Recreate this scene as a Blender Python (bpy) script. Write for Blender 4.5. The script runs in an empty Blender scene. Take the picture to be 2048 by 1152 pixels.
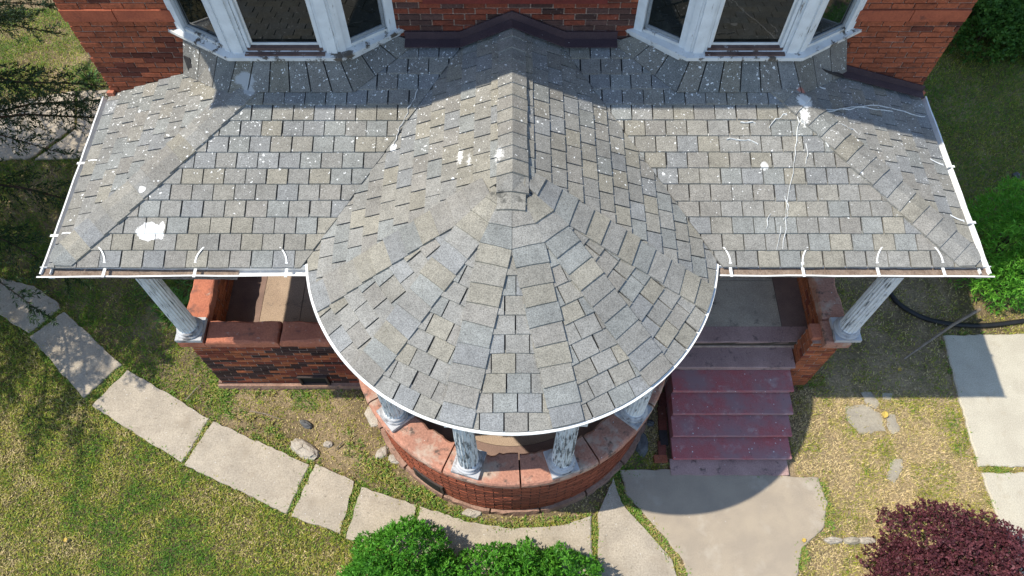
import bpy, math, random
import numpy as np
from mathutils import Vector

random.seed(7)
rng = np.random.default_rng(7)
R = math.radians
scene = bpy.context.scene
COL = scene.collection

# ------------------------------------------------------------------ camera
CAMX, CAMY, CAMZ, PITCH, FPX = -0.03, -5.87, 9.40, 29.7, 1480.0
cam_data = bpy.data.cameras.new('camera')
cam_data.sensor_width = 36.0
cam_data.lens = FPX / 2048.0 * 36.0
cam_data.clip_end = 1000
cam = bpy.data.objects.new('camera', cam_data)
COL.objects.link(cam)
cam.location = (CAMX, CAMY, CAMZ)
cam.rotation_euler = (R(PITCH), 0, 0)
scene.camera = cam

# ------------------------------------------------------------------ sky, sun, exposure
SUN = Vector((0.625, 0.03, -1.0)).normalized()          # direction the light travels
elev = math.asin(-SUN.z)
azim = math.atan2(-SUN.x, -SUN.y)                        # from +Y towards +X
world = bpy.data.worlds.new('World')
scene.world = world
world.use_nodes = True
wn = world.node_tree
bg = wn.nodes['Background']
sky = wn.nodes.new('ShaderNodeTexSky')
sky.sky_type = 'NISHITA'
sky.sun_disc = False
sky.sun_elevation = elev
sky.sun_rotation = azim
sky.air_density = 1.2
sky.dust_density = 0.4
sky.ozone_density = 1.6
wn.links.new(sky.outputs[0], bg.inputs[0])
bg.inputs[1].default_value = 0.15
sl = bpy.data.lights.new('sun', 'SUN')
sl.energy = 3.6
sl.angle = R(0.6)
sl.color = (1.0, 0.93, 0.80)
sun = bpy.data.objects.new('sun', sl)
COL.objects.link(sun)
sun.location = (-8, 0, 14)
sun.rotation_euler = SUN.to_track_quat('-Z', 'Y').to_euler()
vs = scene.view_settings
vs.view_transform = 'Standard'
vs.look = 'None'
vs.exposure = 0.75
vs.gamma = 1.0
vs.use_curve_mapping = False

# ------------------------------------------------------------------ measuring helpers
_t = R(90 - PITCH)
_ct, _st = math.cos(_t), math.sin(_t)

def gp(px, py, z=0.0):
    """point at height z seen at a photograph pixel (used to measure the site)"""
    a = R(PITCH) - math.atan((py - 576.0) / FPX)
    h = CAMZ - z
    y = h * math.tan(a)
    d = y * _ct + h * _st
    return (CAMX + (px - 1024.0) * d / FPX, CAMY + y, z)

def proj(p):
    y, h = p[1] - CAMY, CAMZ - p[2]
    d = y * _ct + h * _st
    return (1024 + (p[0] - CAMX) * FPX / d, 576 - (y * _st - h * _ct) / d * FPX)

def px_area(pts):
    q = [proj(p) for p in pts]
    s = 0.0
    for i in range(len(q)):
        a, b = q[i - 1], q[i]
        s += a[0] * b[1] - a[1] * b[0]
    cx = sum(a[0] for a in q) / len(q); cy = sum(a[1] for a in q) / len(q)
    if cx < -20 or cx > 2068 or cy < -10 or cy > 1162:
        return 0.0
    return abs(s) / 2

def vnoise(x, y, seed=0):
    """smooth value noise 0..1"""
    x = np.asarray(x, float); y = np.asarray(y, float)
    xi = np.floor(x).astype(np.int64); yi = np.floor(y).astype(np.int64)
    fx = x - xi; fy = y - yi
    fx = fx * fx * (3 - 2 * fx); fy = fy * fy * (3 - 2 * fy)
    def h(a, b):
        n = (a * 374761393 + b * 668265263 + seed * 974711) & 0x7fffffff
        n = ((n ^ (n >> 13)) * 1274126177) & 0x7fffffff
        return ((n ^ (n >> 16)) & 0xffff) / 65535.0
    return (h(xi, yi) * (1 - fx) + h(xi + 1, yi) * fx) * (1 - fy) + (h(xi, yi + 1) * (1 - fx) + h(xi + 1, yi + 1) * fx) * fy

def fbm(x, y, seed=0, oct=3):
    s = 0; a = 0.5; t = 0
    for i in range(oct):
        s = s + a * vnoise(np.asarray(x) * 2 ** i, np.asarray(y) * 2 ** i, seed + i * 17)
        t += a; a *= 0.55
    return s / t

# ------------------------------------------------------------------ materials
class NT:
    def __init__(s, name):
        s.m = bpy.data.materials.new(name)
        s.m.use_nodes = True
        s.n = s.m.node_tree.nodes; s.l = s.m.node_tree.links
        s.b = s.n['Principled BSDF']
        s.pos = s.n.new('ShaderNodeNewGeometry').outputs['Position']
    def node(s, t, **k):
        o = s.n.new(t)
        for a, b in k.items(): setattr(o, a, b)
        return o
    def put(s, sock, v):
        if hasattr(v, 'is_output'): s.l.new(v, sock)
        else: sock.default_value = v
    def noise(s, scale, detail=3, rough=0.55, vec=None, w=0.0):
        o = s.node('ShaderNodeTexNoise')
        o.inputs['Scale'].default_value = scale; o.inputs['Detail'].default_value = detail
        o.inputs['Roughness'].default_value = rough; o.inputs['Distortion'].default_value = w
        s.l.new(vec or s.pos, o.inputs['Vector'])
        return o.outputs['Fac']
    def voro(s, scale, feat='F1', vec=None, out='Distance'):
        o = s.node('ShaderNodeTexVoronoi', feature=feat)
        o.inputs['Scale'].default_value = scale
        s.l.new(vec or s.pos, o.inputs['Vector'])
        return o.outputs[out]
    def ramp(s, f, stops, interp='LINEAR'):
        o = s.node('ShaderNodeValToRGB'); e = o.color_ramp.elements
        o.color_ramp.interpolation = interp
        while len(e) < len(stops): e.new(0.5)
        for i, (p, c) in enumerate(stops):
            e[i].position = p
            e[i].color = (c, c, c, 1) if isinstance(c, (int, float)) else (*c, 1)
        s.l.new(f, o.inputs[0])
        return o.outputs[0]
    def mix(s, f, a, b, mode='MIX'):
        o = s.node('ShaderNodeMix', data_type='RGBA', blend_type=mode)
        for sock, v in ((o.inputs[0], f), (o.inputs[6], a), (o.inputs[7], b)):
            if isinstance(v, tuple) and len(v) == 3: v = (*v, 1)
            s.put(sock, v)
        return o.outputs[2]
    def math(s, op, a, b=0.0, c=None, clamp=False):
        o = s.node('ShaderNodeMath', operation=op, use_clamp=clamp)
        s.put(o.inputs[0], a); s.put(o.inputs[1], b)
        if c is not None: s.put(o.inputs[2], c)
        return o.outputs[0]
    def attr(s, name):
        return s.node('ShaderNodeAttribute', attribute_name=name).outputs['Color']
    def mapping(s, scale):
        o = s.node('ShaderNodeMapping'); o.inputs['Scale'].default_value = scale
        s.l.new(s.pos, o.inputs[0]); return o.outputs[0]
    def ellipse(s, x, y, rx, ry, warp, amp=0.5, edge=0.12):
        """mask 1 inside a ragged ellipse around x, y in plan"""
        sep = s.node('ShaderNodeSeparateXYZ'); s.l.new(s.pos, sep.inputs[0])
        a = s.math('DIVIDE', s.math('SUBTRACT', sep.outputs[0], x), rx)
        b = s.math('DIVIDE', s.math('SUBTRACT', sep.outputs[1], y), ry)
        d = s.math('SQRT', s.math('ADD', s.math('MULTIPLY', a, a), s.math('MULTIPLY', b, b)))
        d = s.math('ADD', d, s.math('MULTIPLY', s.math('SUBTRACT', warp, 0.5), amp * 2))
        return s.math('DIVIDE', s.math('SUBTRACT', 1.0, d), edge, clamp=True)
    def done(s, color, rough=0.9, bump=None, bstr=0.3, bdist=0.01, spec=0.3):
        if isinstance(color, tuple) and len(color) == 3: color = (*color, 1)
        s.put(s.b.inputs['Base Color'], color)
        s.put(s.b.inputs['Roughness'], rough)
        s.b.inputs['Specular IOR Level'].default_value = spec
        if bump is not None:
            o = s.node('ShaderNodeBump'); o.inputs['Strength'].default_value = bstr
            o.inputs['Distance'].default_value = bdist
            s.l.new(bump, o.inputs['Height']); s.l.new(o.outputs[0], s.b.inputs['Normal'])
        return s.m

M = {}

def shingle_material():
    t = NT('asphalt_shingle')
    c = t.attr('col')
    g = t.noise(95, 2, 0.7)
    big = t.noise(2.2, 3)
    mott = t.noise(14, 3, 0.65)
    c = t.mix(1.0, c, t.ramp(g, [(0.28, 0.52), (0.5, 1.0), (0.74, 1.42)]), 'MULTIPLY')
    c = t.mix(1.0, c, t.ramp(big, [(0.3, 0.86), (0.7, 1.1)]), 'MULTIPLY')
    c = t.mix(1.0, c, t.ramp(mott, [(0.25, 0.82), (0.6, 1.06)]), 'MULTIPLY')
    # bird droppings: many specks, denser close to the house wall
    sep = t.node('ShaderNodeSeparateXYZ'); t.l.new(t.pos, sep.inputs[0])
    near = t.math('MULTIPLY_ADD', sep.outputs[1], 0.55, 1.02, clamp=True)
    dens = t.math('MULTIPLY', near, t.ramp(t.noise(1.7, 3), [(0.36, 0.15), (0.62, 1.0)]))
    nz = t.node('ShaderNodeTexNoise'); nz.inputs['Scale'].default_value = 38; nz.inputs['Detail'].default_value = 3
    t.l.new(t.pos, nz.inputs['Vector'])
    vm = t.node('ShaderNodeVectorMath', operation='MULTIPLY_ADD')
    t.l.new(nz.outputs['Color'], vm.inputs[0]); vm.inputs[1].default_value = (0.05, 0.05, 0.05); t.l.new(t.pos, vm.inputs[2])
    wp = vm.outputs[0]
    for sc, th in ((52, 0.34), (30, 0.28), (13, 0.17)):
        d = t.voro(sc, vec=wp)
        rnd = t.node('ShaderNodeSeparateColor'); t.l.new(t.voro(sc, vec=wp, out='Color'), rnd.inputs[0])
        on = t.math('LESS_THAN', rnd.outputs[0], t.math('MULTIPLY', dens, 0.55))
        size = t.math('MULTIPLY', rnd.outputs[1], th)
        c = t.mix(t.math('MULTIPLY', on, t.math('LESS_THAN', d, t.math('ADD', size, 0.02))), c, (0.68, 0.69, 0.68))
    warp = t.noise(16, 3, 0.7)
    warpf = t.noise(45, 2, 0.7)
    def blob(px, py, rx, ry, colr, z=None, amp=0.5, edge=0.12, w=None, k=1.0):
        nonlocal c
        p = roof_hit(px, py)
        m = t.ellipse(p[0], p[1], rx, ry, w or warp, amp, edge)
        c = t.mix(t.math('MULTIPLY', m, k), c, colr)
    W_ = (0.80, 0.80, 0.79)
    blob(299, 464, 0.125, 0.085, W_, amp=0.45)
    blob(324, 462, 0.03, 0.09, W_, amp=0.4)
    blob(287, 384, 0.035, 0.04, W_, amp=0.7)
    blob(920, 316, 0.03, 0.09, W_, amp=1.3, k=.8, edge=.6, w=warpf); blob(938, 322, 0.026, 0.08, W_, amp=1.4, k=.6, edge=.8, w=warpf)
    blob(998, 316, 0.045, 0.09, W_, amp=1.3, k=.7, edge=.7, w=warpf)
    blob(787, 297, 0.035, 0.05, W_, amp=0.4)
    blob(1528, 333, 0.04, 0.045, W_, amp=1.0, k=.5)
    blob(495, 172, 0.11, 0.055, (0.34, 0.35, 0.35), amp=0.8, edge=0.3)
    blob(500, 188, 0.055, 0.06, (0.34, 0.35, 0.35), amp=0.8, edge=0.3)
    blob(1608, 206, 0.09, 0.085, (0.62, 0.62, 0.6), amp=0.5, w=warpf, edge=0.2)
    blob(1607, 236, 0.05, 0.09, (0.62, 0.62, 0.6), amp=1.1, w=warpf, edge=0.3)
    blob(1700, 150, 0.14, 0.055, (0.30, 0.135, 0.11), amp=0.45, edge=0.2)
    blob(1760, 167, 0.17, 0.045, (0.30, 0.135, 0.11), amp=0.5, edge=0.2)
    blob(1600, 188, 0.06, 0.02, (0.30, 0.135, 0.11), amp=0.9, edge=0.2)
    for (px, py, s_) in ((1000, 395, .05), (1008, 408, .03), (985, 392, .03), (1040, 405, .03)):
        blob(px, py, s_, s_ * .9, (0.05, 0.05, 0.045), amp=1.2, edge=0.6, w=warpf, k=.7)
    return t.done(c, 0.93, g, 0.55, 0.004, 0.25)

def brick_material():
    t = NT('old_red_brick')
    c = t.attr('col')
    f = t.noise(60, 3, 0.65); b = t.noise(7, 4, 0.65)
    c = t.mix(1.0, c, t.ramp(f, [(0.25, 0.6), (0.7, 1.25)]), 'MULTIPLY')
    c = t.mix(t.ramp(b, [(0.5, 0.0), (0.72, 0.55)]), c, (0.035, 0.02, 0.017))
    w = t.noise(23, 3, 0.7)
    c = t.mix(t.ramp(w, [(0.66, 0.0), (0.76, 0.5)]), c, (0.5, 0.4, 0.35))
    return t.done(c, 0.92, t.noise(55, 4, 0.7), 0.7, 0.006, 0.2)

def simple(name, c1, c2, scale=6, fine=70, rough=0.85, bstr=0.35, bdist=0.005, lo=0.35, hi=0.65, grain=(0.78, 1.18), stain=None, spec=0.3):
    t = NT(name)
    c = t.mix(t.ramp(t.noise(scale, 4, 0.6), [(lo, 0.0), (hi, 1.0)]), c1, c2)
    g = t.noise(fine, 3, 0.65)
    c = t.mix(1.0, c, t.ramp(g, [(0.28, grain[0]), (0.72, grain[1])]), 'MULTIPLY')
    if stain:
        for (sc, th0, th1, col) in stain:
            c = t.mix(t.ramp(t.noise(sc, 4, 0.68), [(th0, 0.0), (th1, 1.0)]), c, col)
    return t.done(c, rough, g, bstr, bdist, spec)

def specked(name, c1, c2, sc=28, on=0.16, th=0.16, fine=80, stain=None, cscale=3.0):
    """concrete or paint with pale droppings"""
    t = NT(name)
    c = t.mix(t.ramp(t.noise(cscale, 4, 0.6), [(0.38, 0.0), (0.62, 1.0)]), c1, c2)
    g = t.noise(fine, 3, 0.7)
    c = t.mix(1.0, c, t.ramp(g, [(0.28, 0.7), (0.72, 1.22)]), 'MULTIPLY')
    for (s_, a, b, col) in (stain or ()):
        c = t.mix(t.ramp(t.noise(s_, 4, 0.68), [(a, 0.0), (b, 1.0)]), c, col)
    rnd = t.node('ShaderNodeSeparateColor'); t.l.new(t.voro(sc, out='Color'), rnd.inputs[0])
    o = t.math('LESS_THAN', rnd.outputs[0], on)
    m = t.math('MULTIPLY', o, t.math('LESS_THAN', t.voro(sc), t.math('MULTIPLY', rnd.outputs[1], th)))
    c = t.mix(m, c, (0.66, 0.66, 0.64))
    return t.done(c, 0.85, g, 0.4, 0.005, 0.3)

def paint_worn(name, paint, under, vertical=True, lo=0.55, hi=0.62, amount=1.0):
    t = NT(name)
    v = t.mapping((30, 30, 2.6)) if vertical else t.mapping((5, 5, 5))
    n = t.noise(1.4, 5, 0.72, vec=v)
    n2 = t.noise(5.0, 3, 0.6)
    mask = t.ramp(t.math('ADD', t.math('MULTIPLY', n, 0.72), t.math('MULTIPLY', n2, 0.28)), [(lo, 0.0), (hi, amount)])
    base = t.mix(t.ramp(t.noise(9, 3), [(0.3, 0.0), (0.7, 1.0)]), paint, tuple(x * 0.82 for x in paint))
    c = t.mix(mask, base, under)
    return t.done(c, 0.6, mask, 0.4, -0.003, 0.4)

def leaf_material(name, trans=0.25, rough=0.6):
    t = NT(name)
    c = t.attr('col')
    t.done(c, rough, spec=0.3)
    tr = t.node('ShaderNodeBsdfTranslucent'); t.l.new(c, tr.inputs[0])
    mx = t.node('ShaderNodeMixShader'); mx.inputs[0].default_value = trans
    out = t.n['Material Output']
    t.l.new(t.b.outputs[0], mx.inputs[1]); t.l.new(tr.outputs[0], mx.inputs[2]); t.l.new(mx.outputs[0], out.inputs[0])
    return t.m

def ground_material():
    t = NT('soil_and_thatch')
    n = t.noise(1.1, 5, 0.62); f = t.noise(38, 4, 0.75); m_ = t.noise(6.5, 4, 0.7)
    c = t.ramp(n, [(0.3, (0.14, 0.105, 0.06)), (0.5, (0.24, 0.18, 0.105)), (0.66, (0.36, 0.27, 0.165))])
    sep = t.node('ShaderNodeSeparateXYZ'); t.l.new(t.pos, sep.inputs[0])
    right = t.math('MULTIPLY_ADD', sep.outputs[0], 0.9, -3.0, clamp=True)
    front = t.math('MULTIPLY_ADD', sep.outputs[1], -1.1, -1.5, clamp=True)
    c = t.mix(t.math('MULTIPLY', t.math('MULTIPLY', right, front), 0.85), c, (0.42, 0.32, 0.19))
    # under the thick lawn beyond the walk dark gaps between blades are painted into the soil colour
    A, B = gp(60, 674), gp(690, 1085)
    nx, ny = (B[1] - A[1]), -(B[0] - A[0]); L = math.hypot(nx, ny); nx, ny = nx / L, ny / L
    if nx * -3 + ny * -9 - (nx * A[0] + ny * A[1]) < 0: nx, ny = -nx, -ny
    dd = t.math('ADD', t.math('MULTIPLY', sep.outputs[0], nx), t.math('MULTIPLY', sep.outputs[1], ny))
    lawnm = t.math('MULTIPLY', t.math('SUBTRACT', dd, nx * A[0] + ny * A[1] - 0.1), 4.0, clamp=True)
    lawnm = t.math('MULTIPLY', lawnm, t.math('LESS_THAN', sep.outputs[0], 0.5))
    c = t.mix(t.math('MULTIPLY', lawnm, 0.75), c, (0.075, 0.07, 0.028))
    c = t.mix(t.ramp(m_, [(0.45, 0.0), (0.7, 0.55)]), c, (0.085, 0.085, 0.03))
    c = t.mix(1.0, c, t.ramp(f, [(0.22, 0.35), (0.55, 1.0), (0.8, 1.6)]), 'MULTIPLY')
    return t.done(c, 0.95, f, 0.9, 0.03, 0.15)

def pane_material():
    t = NT('window_glass')
    dirt = t.ramp(t.noise(7, 4, 0.7), [(0.5, 0.0), (0.85, 0.5)])
    c = t.mix(dirt, (0.006, 0.008, 0.007), (0.06, 0.065, 0.06))
    t.done(c, 0.02, None, spec=0.6)
    t.b.inputs['IOR'].default_value = 1.5
    return t.m

# ------------------------------------------------------------------ object helpers
ORG = {}

def prop(o, label=None, cat=None, group=None, kind=None):
    if label: o['label'] = label
    if cat: o['category'] = cat
    if group: o['group'] = group
    if kind: o['kind'] = kind
    return o

def empty(name, loc, label, cat, group=None):
    o = bpy.data.objects.new(name, None)
    o.empty_display_size = 0.2
    COL.objects.link(o)
    o.location = loc
    ORG[o] = Vector(loc)
    return prop(o, label, cat, group)

def build(name, V, F, mat, parent=None, origin=None, col=None, smooth=False, **kw):
    me = bpy.data.meshes.new(name)
    V = np.asarray(V, float).reshape(-1, 3)
    if origin is None:
        if parent is not None: origin = ORG[parent]
        else: origin = Vector((V[:, 0].mean(), V[:, 1].mean(), V[:, 2].min()))
    elif isinstance(origin, str):
        origin = Vector((V[:, 0].mean(), V[:, 1].mean(), V[:, 2].mean()))
    origin = Vector(origin)
    L = V - np.array(origin)
    if isinstance(F, np.ndarray):
        n, k = F.shape
        me.vertices.add(len(L)); me.vertices.foreach_set('co', L.ravel())
        me.loops.add(n * k); me.loops.foreach_set('vertex_index', F.ravel())
        me.polygons.add(n); me.polygons.foreach_set('loop_start', np.arange(0, n * k, k))
        me.polygons.foreach_set('loop_total', np.full(n, k))
        me.update(calc_edges=True)
    else:
        me.from_pydata(L.tolist(), [], F)
    if col is not None:
        a = me.attributes.new('col', 'FLOAT_COLOR', 'FACE')
        c = np.asarray(col, float)
        if c.ndim == 1: c = np.tile(c, (len(me.polygons), 1))
        if c.shape[1] == 3: c = np.hstack([c, np.ones((len(c), 1))])
        a.data.foreach_set('color', c.ravel())
    if smooth:
        me.polygons.foreach_set('use_smooth', np.ones(len(me.polygons), bool))
    me.materials.append(mat)
    o = bpy.data.objects.new(name, me)
    COL.objects.link(o)
    ORG[o] = origin
    if parent is not None:
        o.parent = parent
        o.location = origin - ORG[parent]
    else:
        o.location = origin
    return prop(o, **kw)

class MB:
    def __init__(s): s.V = []; s.F = []; s.C = []
    def add(s, V, F, c=None):
        n = len(s.V); s.V += [tuple(v) for v in V]; s.F += [[i + n for i in f] for f in F]
        if c is not None: s.C += [c] * len(F)
        return s
    def box(s, x0, x1, y0, y1, z0, z1, c=None, jit=0.0):
        V = [(x, y, z) for z in (z0, z1) for (x, y) in ((x0, y0), (x1, y0), (x1, y1), (x0, y1))]
        if jit: V = [tuple(a + random.uniform(-jit, jit) for a in v) for v in V]
        return s.add(V, [[3, 2, 1, 0], [4, 5, 6, 7], [0, 1, 5, 4], [1, 2, 6, 5], [2, 3, 7, 6], [3, 0, 4, 7]], c)
    def prism(s, poly, z0, z1, c=None):
        n = len(poly)
        V = [(p[0], p[1], z0) for p in poly] + [(p[0], p[1], z1) for p in poly]
        F = [list(range(n))[::-1], list(range(n, 2 * n))] + [[i, (i + 1) % n, n + (i + 1) % n, n + i] for i in range(n)]
        return s.add(V, F, c)
    def hexa(s, P, c=None):
        """eight points: bottom ring then top ring"""
        return s.add(P, [[3, 2, 1, 0], [4, 5, 6, 7], [0, 1, 5, 4], [1, 2, 6, 5], [2, 3, 7, 6], [3, 0, 4, 7]], c)
    def ring(s, cx, cy, prof, a0, a1, n, closed=False, capends=True, wob=None):
        """revolve a closed profile [(r,z)...] between angles a0, a1 (0 = towards -Y, + = +X)"""
        k = len(prof); base = len(s.V)
        m = n if closed else n + 1
        for i in range(m):
            a = a0 + (a1 - a0) * i / n
            for j, (r, z) in enumerate(prof):
                rr = r + (wob(i, j) if wob else 0)
                s.V.append((cx + rr * math.sin(a), cy - rr * math.cos(a), z))
        for i in range(n):
            i2 = (i + 1) % m
            for j in range(k):
                j2 = (j + 1) % k
                s.F.append([base + i * k + j, base + i2 * k + j, base + i2 * k + j2, base + i * k + j2])
        if capends and not closed:
            s.F.append([base + j for j in range(k)])
            s.F.append([base + n * k + j for j in range(k)][::-1])
        return s
    def tube(s, pts, rad, n=8):
        pts = [Vector(p) for p in pts]; base = len(s.V); m = len(pts)
        for i, p in enumerate(pts):
            d = (pts[min(i + 1, m - 1)] - pts[max(i - 1, 0)]).normalized()
            up = Vector((0, 0, 1)) if abs(d.z) < 0.9 else Vector((1, 0, 0))
            a = d.cross(up).normalized(); b = a.cross(d)
            r = rad[i] if isinstance(rad, (list, tuple)) else rad
            for k in range(n):
                t = 2 * math.pi * k / n
                s.V.append(tuple(p + a * (r * math.cos(t)) + b * (r * math.sin(t))))
        for i in range(m - 1):
            for k in range(n):
                k2 = (k + 1) % n
                s.F.append([base + i * n + k, base + i * n + k2, base + (i + 1) * n + k2, base + (i + 1) * n + k])
        s.F.append([base + k for k in range(n)][::-1]); s.F.append([base + (m - 1) * n + k for k in range(n)])
        return s
    def build(s, name, mat, parent=None, origin=None, **kw):
        col = kw.pop('col', None)
        if col is None and s.C: col = s.C
        return build(name, s.V, s.F, mat, parent, origin, col, **kw)

# ------------------------------------------------------------------ dimensions of the porch and house
CX, CY, RR = -0.03, -1.88, 1.96          # centre and eave radius of the round bay
YE, XE = -2.19, 4.40                     # eave line
ZE, ZR = 3.40, 4.37
SM = 0.343
KC = (ZR - ZE) / RR
ZF = 0.88                                # porch floor
ZC = 1.45                                # top of the coping
HW = 4.40                                # half width of the house
def zmain(x, y): return ZE + SM * (y - YE)
def zhip(x, y): return ZE + SM * (XE - abs(x))
def zgab(x, y): return ZR - KC * abs(x - CX)
def zcone(x, y): return ZR - KC * math.hypot(x - CX, y - CY)
def zrot(x, y): return zgab(x, y) if y > CY else zcone(x, y)
def zlow(x, y): return min(zmain(x, y), zhip(x, y))
def roofz(x, y): return max(zlow(x, y), zrot(x, y))
def roof_hit(px, py):
    z = 3.8
    for _ in range(30):
        p = gp(px, py, z); z = 0.5 * z + 0.5 * roofz(p[0], p[1])
    return p

M['shingle'] = shingle_material()
M['brick'] = brick_material()
M['underlay'] = simple('dark_roof_underlay', (0.018, 0.018, 0.02), (0.035, 0.034, 0.033), 10, 90)
M['mortar'] = simple('old_mortar', (0.25, 0.165, 0.125), (0.15, 0.095, 0.075), 9, 60)
M['mortar_pale'] = simple('pale_lime_mortar', (0.44, 0.33, 0.27), (0.27, 0.18, 0.145), 9, 60)
M['mortar_dark'] = simple('dark_red_mortar', (0.05, 0.022, 0.018), (0.03, 0.016, 0.013), 9, 60)
M['sandstone'] = simple('red_sandstone', (0.46, 0.165, 0.095), (0.37, 0.13, 0.08), 4, 40, 0.9, 0.7, 0.012, stain=[(5, 0.55, 0.68, (0.15, 0.075, 0.06)), (11, 0.62, 0.72, (0.45, 0.31, 0.25))])
M['sandstone_grey'] = specked('weathered_sandstone', (0.43, 0.205, 0.14), (0.34, 0.17, 0.12), 20, 0.2, 0.14, 40, stain=[(4, 0.5, 0.66, (0.42, 0.33, 0.26)), (9, 0.56, 0.68, (0.11, 0.075, 0.06))])
M['band'] = simple('dressed_sandstone_band', (0.36, 0.10, 0.05), (0.28, 0.075, 0.04), 7, 50, stain=[(6, 0.58, 0.7, (0.1, 0.04, 0.03))])
M['plinth_stone'] = simple('pale_foundation_stone', (0.36, 0.22, 0.16), (0.24, 0.14, 0.10), 6, 40, 0.9, 0.8, 0.015, stain=[(9, 0.6, 0.7, (0.10, 0.07, 0.05))])
M['floor'] = simple('porch_concrete', (0.40, 0.30, 0.22), (0.33, 0.245, 0.18), 3, 75, grain=(0.6, 1.25), stain=[(5, 0.6, 0.75, (0.16, 0.125, 0.10))])
M['floor_edge'] = simple('porch_floor_border', (0.24, 0.16, 0.13), (0.18, 0.12, 0.10), 4, 75)
M['floor_grey'] = specked('worn_grey_porch_floor', (0.44, 0.375, 0.29), (0.36, 0.305, 0.24), 34, 0.05, 0.1, 60, stain=[(5, 0.58, 0.72, (0.12, 0.105, 0.09))])
M['step_grey'] = specked('worn_pink_concrete', (0.42, 0.28, 0.25), (0.34, 0.22, 0.20), 30, 0.08, 0.14, stain=[(7, 0.58, 0.72, (0.10, 0.075, 0.07))])
M['step_red'] = specked('maroon_painted_concrete', (0.42, 0.125, 0.125), (0.37, 0.165, 0.165), 26, 0.30, 0.22, cscale=4.5, stain=[(3, 0.52, 0.7, (0.45, 0.105, 0.105)), (2.2, 0.46, 0.64, (0.30, 0.185, 0.19)), (6, 0.56, 0.75, (0.42, 0.30, 0.29)), (14, 0.62, 0.75, (0.16, 0.10, 0.10))])
M['concrete'] = specked('old_walk_concrete', (0.40, 0.345, 0.27), (0.33, 0.285, 0.225), 40, 0.16, 0.2, 48, stain=[(2.4, 0.52, 0.75, (0.27, 0.225, 0.17)), (16, 0.60, 0.74, (0.20, 0.17, 0.13)), (70, 0.60, 0.70, (0.17, 0.14, 0.11))])
M['pad'] = specked('smooth_pad_concrete', (0.36, 0.30, 0.225), (0.31, 0.26, 0.20), 18, 0.05, 0.10, 110, stain=[(2, 0.56, 0.75, (0.41, 0.36, 0.29)), (8, 0.70, 0.78, (0.17, 0.14, 0.11))])
M['drive'] = specked('pale_driveway_concrete', (0.47, 0.43, 0.34), (0.42, 0.38, 0.30), 18, 0.05, 0.1, 80, stain=[(2.5, 0.58, 0.75, (0.36, 0.31, 0.23))])
M['joint'] = simple('dark_joint_dirt', (0.05, 0.04, 0.03), (0.09, 0.07, 0.05))
M['white'] = paint_worn('white_gutter_paint', (0.78, 0.78, 0.76), (0.45, 0.42, 0.38), False, 0.60, 0.75, 0.6)
M['column'] = paint_worn('flaking_column_paint', (0.66, 0.69, 0.71), (0.10, 0.11, 0.12), True, 0.545, 0.60)
M['column_worn'] = paint_worn('badly_flaking_column_paint', (0.62, 0.66, 0.69), (0.085, 0.095, 0.105), True, 0.50, 0.56)
M['plinth'] = paint_worn('grey_column_base_paint', (0.46, 0.46, 0.47), (0.13, 0.12, 0.12), False, 0.5, 0.62)
M['bay'] = paint_worn('flaking_white_window_paint', (0.66, 0.70, 0.73), (0.16, 0.14, 0.12), True, 0.60, 0.66)
M['sill'] = paint_worn('peeling_sill_paint', (0.62, 0.63, 0.62), (0.09, 0.075, 0.06), False, 0.53, 0.58)
M['bare_wood'] = simple('bare_weathered_sill_wood', (0.085, 0.05, 0.042), (0.15, 0.10, 0.085), 5, 60, stain=[(12, 0.62, 0.7, (0.42, 0.40, 0.38))])
M['sash'] = simple('grey_sash_metal', (0.26, 0.29, 0.31), (0.20, 0.22, 0.24), 4, 60, 0.5)
M['pane'] = pane_material()
M['flashing'] = specked('maroon_metal_flashing', (0.055, 0.035, 0.042), (0.07, 0.045, 0.05), 26, 0.10, 0.14)
M['lead'] = simple('black_lead_flashing', (0.02, 0.02, 0.022), (0.035, 0.033, 0.034), 5, 50, 0.6)
M['red_wood'] = simple('red_painted_wood', (0.16, 0.028, 0.022), (0.12, 0.024, 0.02), 5, 50, 0.6)
M['debris'] = simple('gutter_leaf_debris', (0.30, 0.23, 0.18), (0.20, 0.145, 0.11), 14, 60, 0.95, 0.9, 0.02)
M['ceiling'] = simple('porch_ceiling_boards', (0.42, 0.40, 0.36), (0.36, 0.34, 0.30), 3, 40)
M['iron'] = simple('rusty_vent_iron', (0.06, 0.04, 0.035), (0.035, 0.027, 0.025), 8, 60, 0.7)
M['black'] = simple('vent_darkness', (0.008, 0.008, 0.008), (0.012, 0.011, 0.01), 8, 60, 0.9)
M['dropping'] = simple('white_dropping', (0.70, 0.71, 0.70), (0.60, 0.61, 0.60), 10, 60, 0.8)
M['ground'] = ground_material()
M['grass'] = leaf_material('grass_blades', 0.22)
M['leaf'] = leaf_material('shrub_leaves', 0.3, 0.55)
M['needle'] = leaf_material('spruce_needles', 0.12, 0.6)
M['bark'] = simple('spruce_bark', (0.10, 0.065, 0.045), (0.06, 0.04, 0.03), 8, 40, 0.95, 0.8, 0.02)
M['rock'] = simple('pale_rubble_stone', (0.45, 0.40, 0.33), (0.33, 0.29, 0.24), 8, 50, 0.9, 0.8, 0.02)
M['flag'] = simple('flat_garden_stone', (0.34, 0.30, 0.23), (0.27, 0.24, 0.19), 5, 60, 0.9, 0.5, 0.01)
M['greystone'] = simple('dark_grey_stone', (0.13, 0.13, 0.125), (0.09, 0.09, 0.09), 6, 50, 0.8, 0.6, 0.015)
M['rubber'] = simple('black_rubber', (0.012, 0.012, 0.013), (0.02, 0.02, 0.02), 6, 60, 0.5)
M['wood_dead'] = simple('dead_wood', (0.26, 0.21, 0.16), (0.16, 0.125, 0.09), 12, 60)
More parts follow.
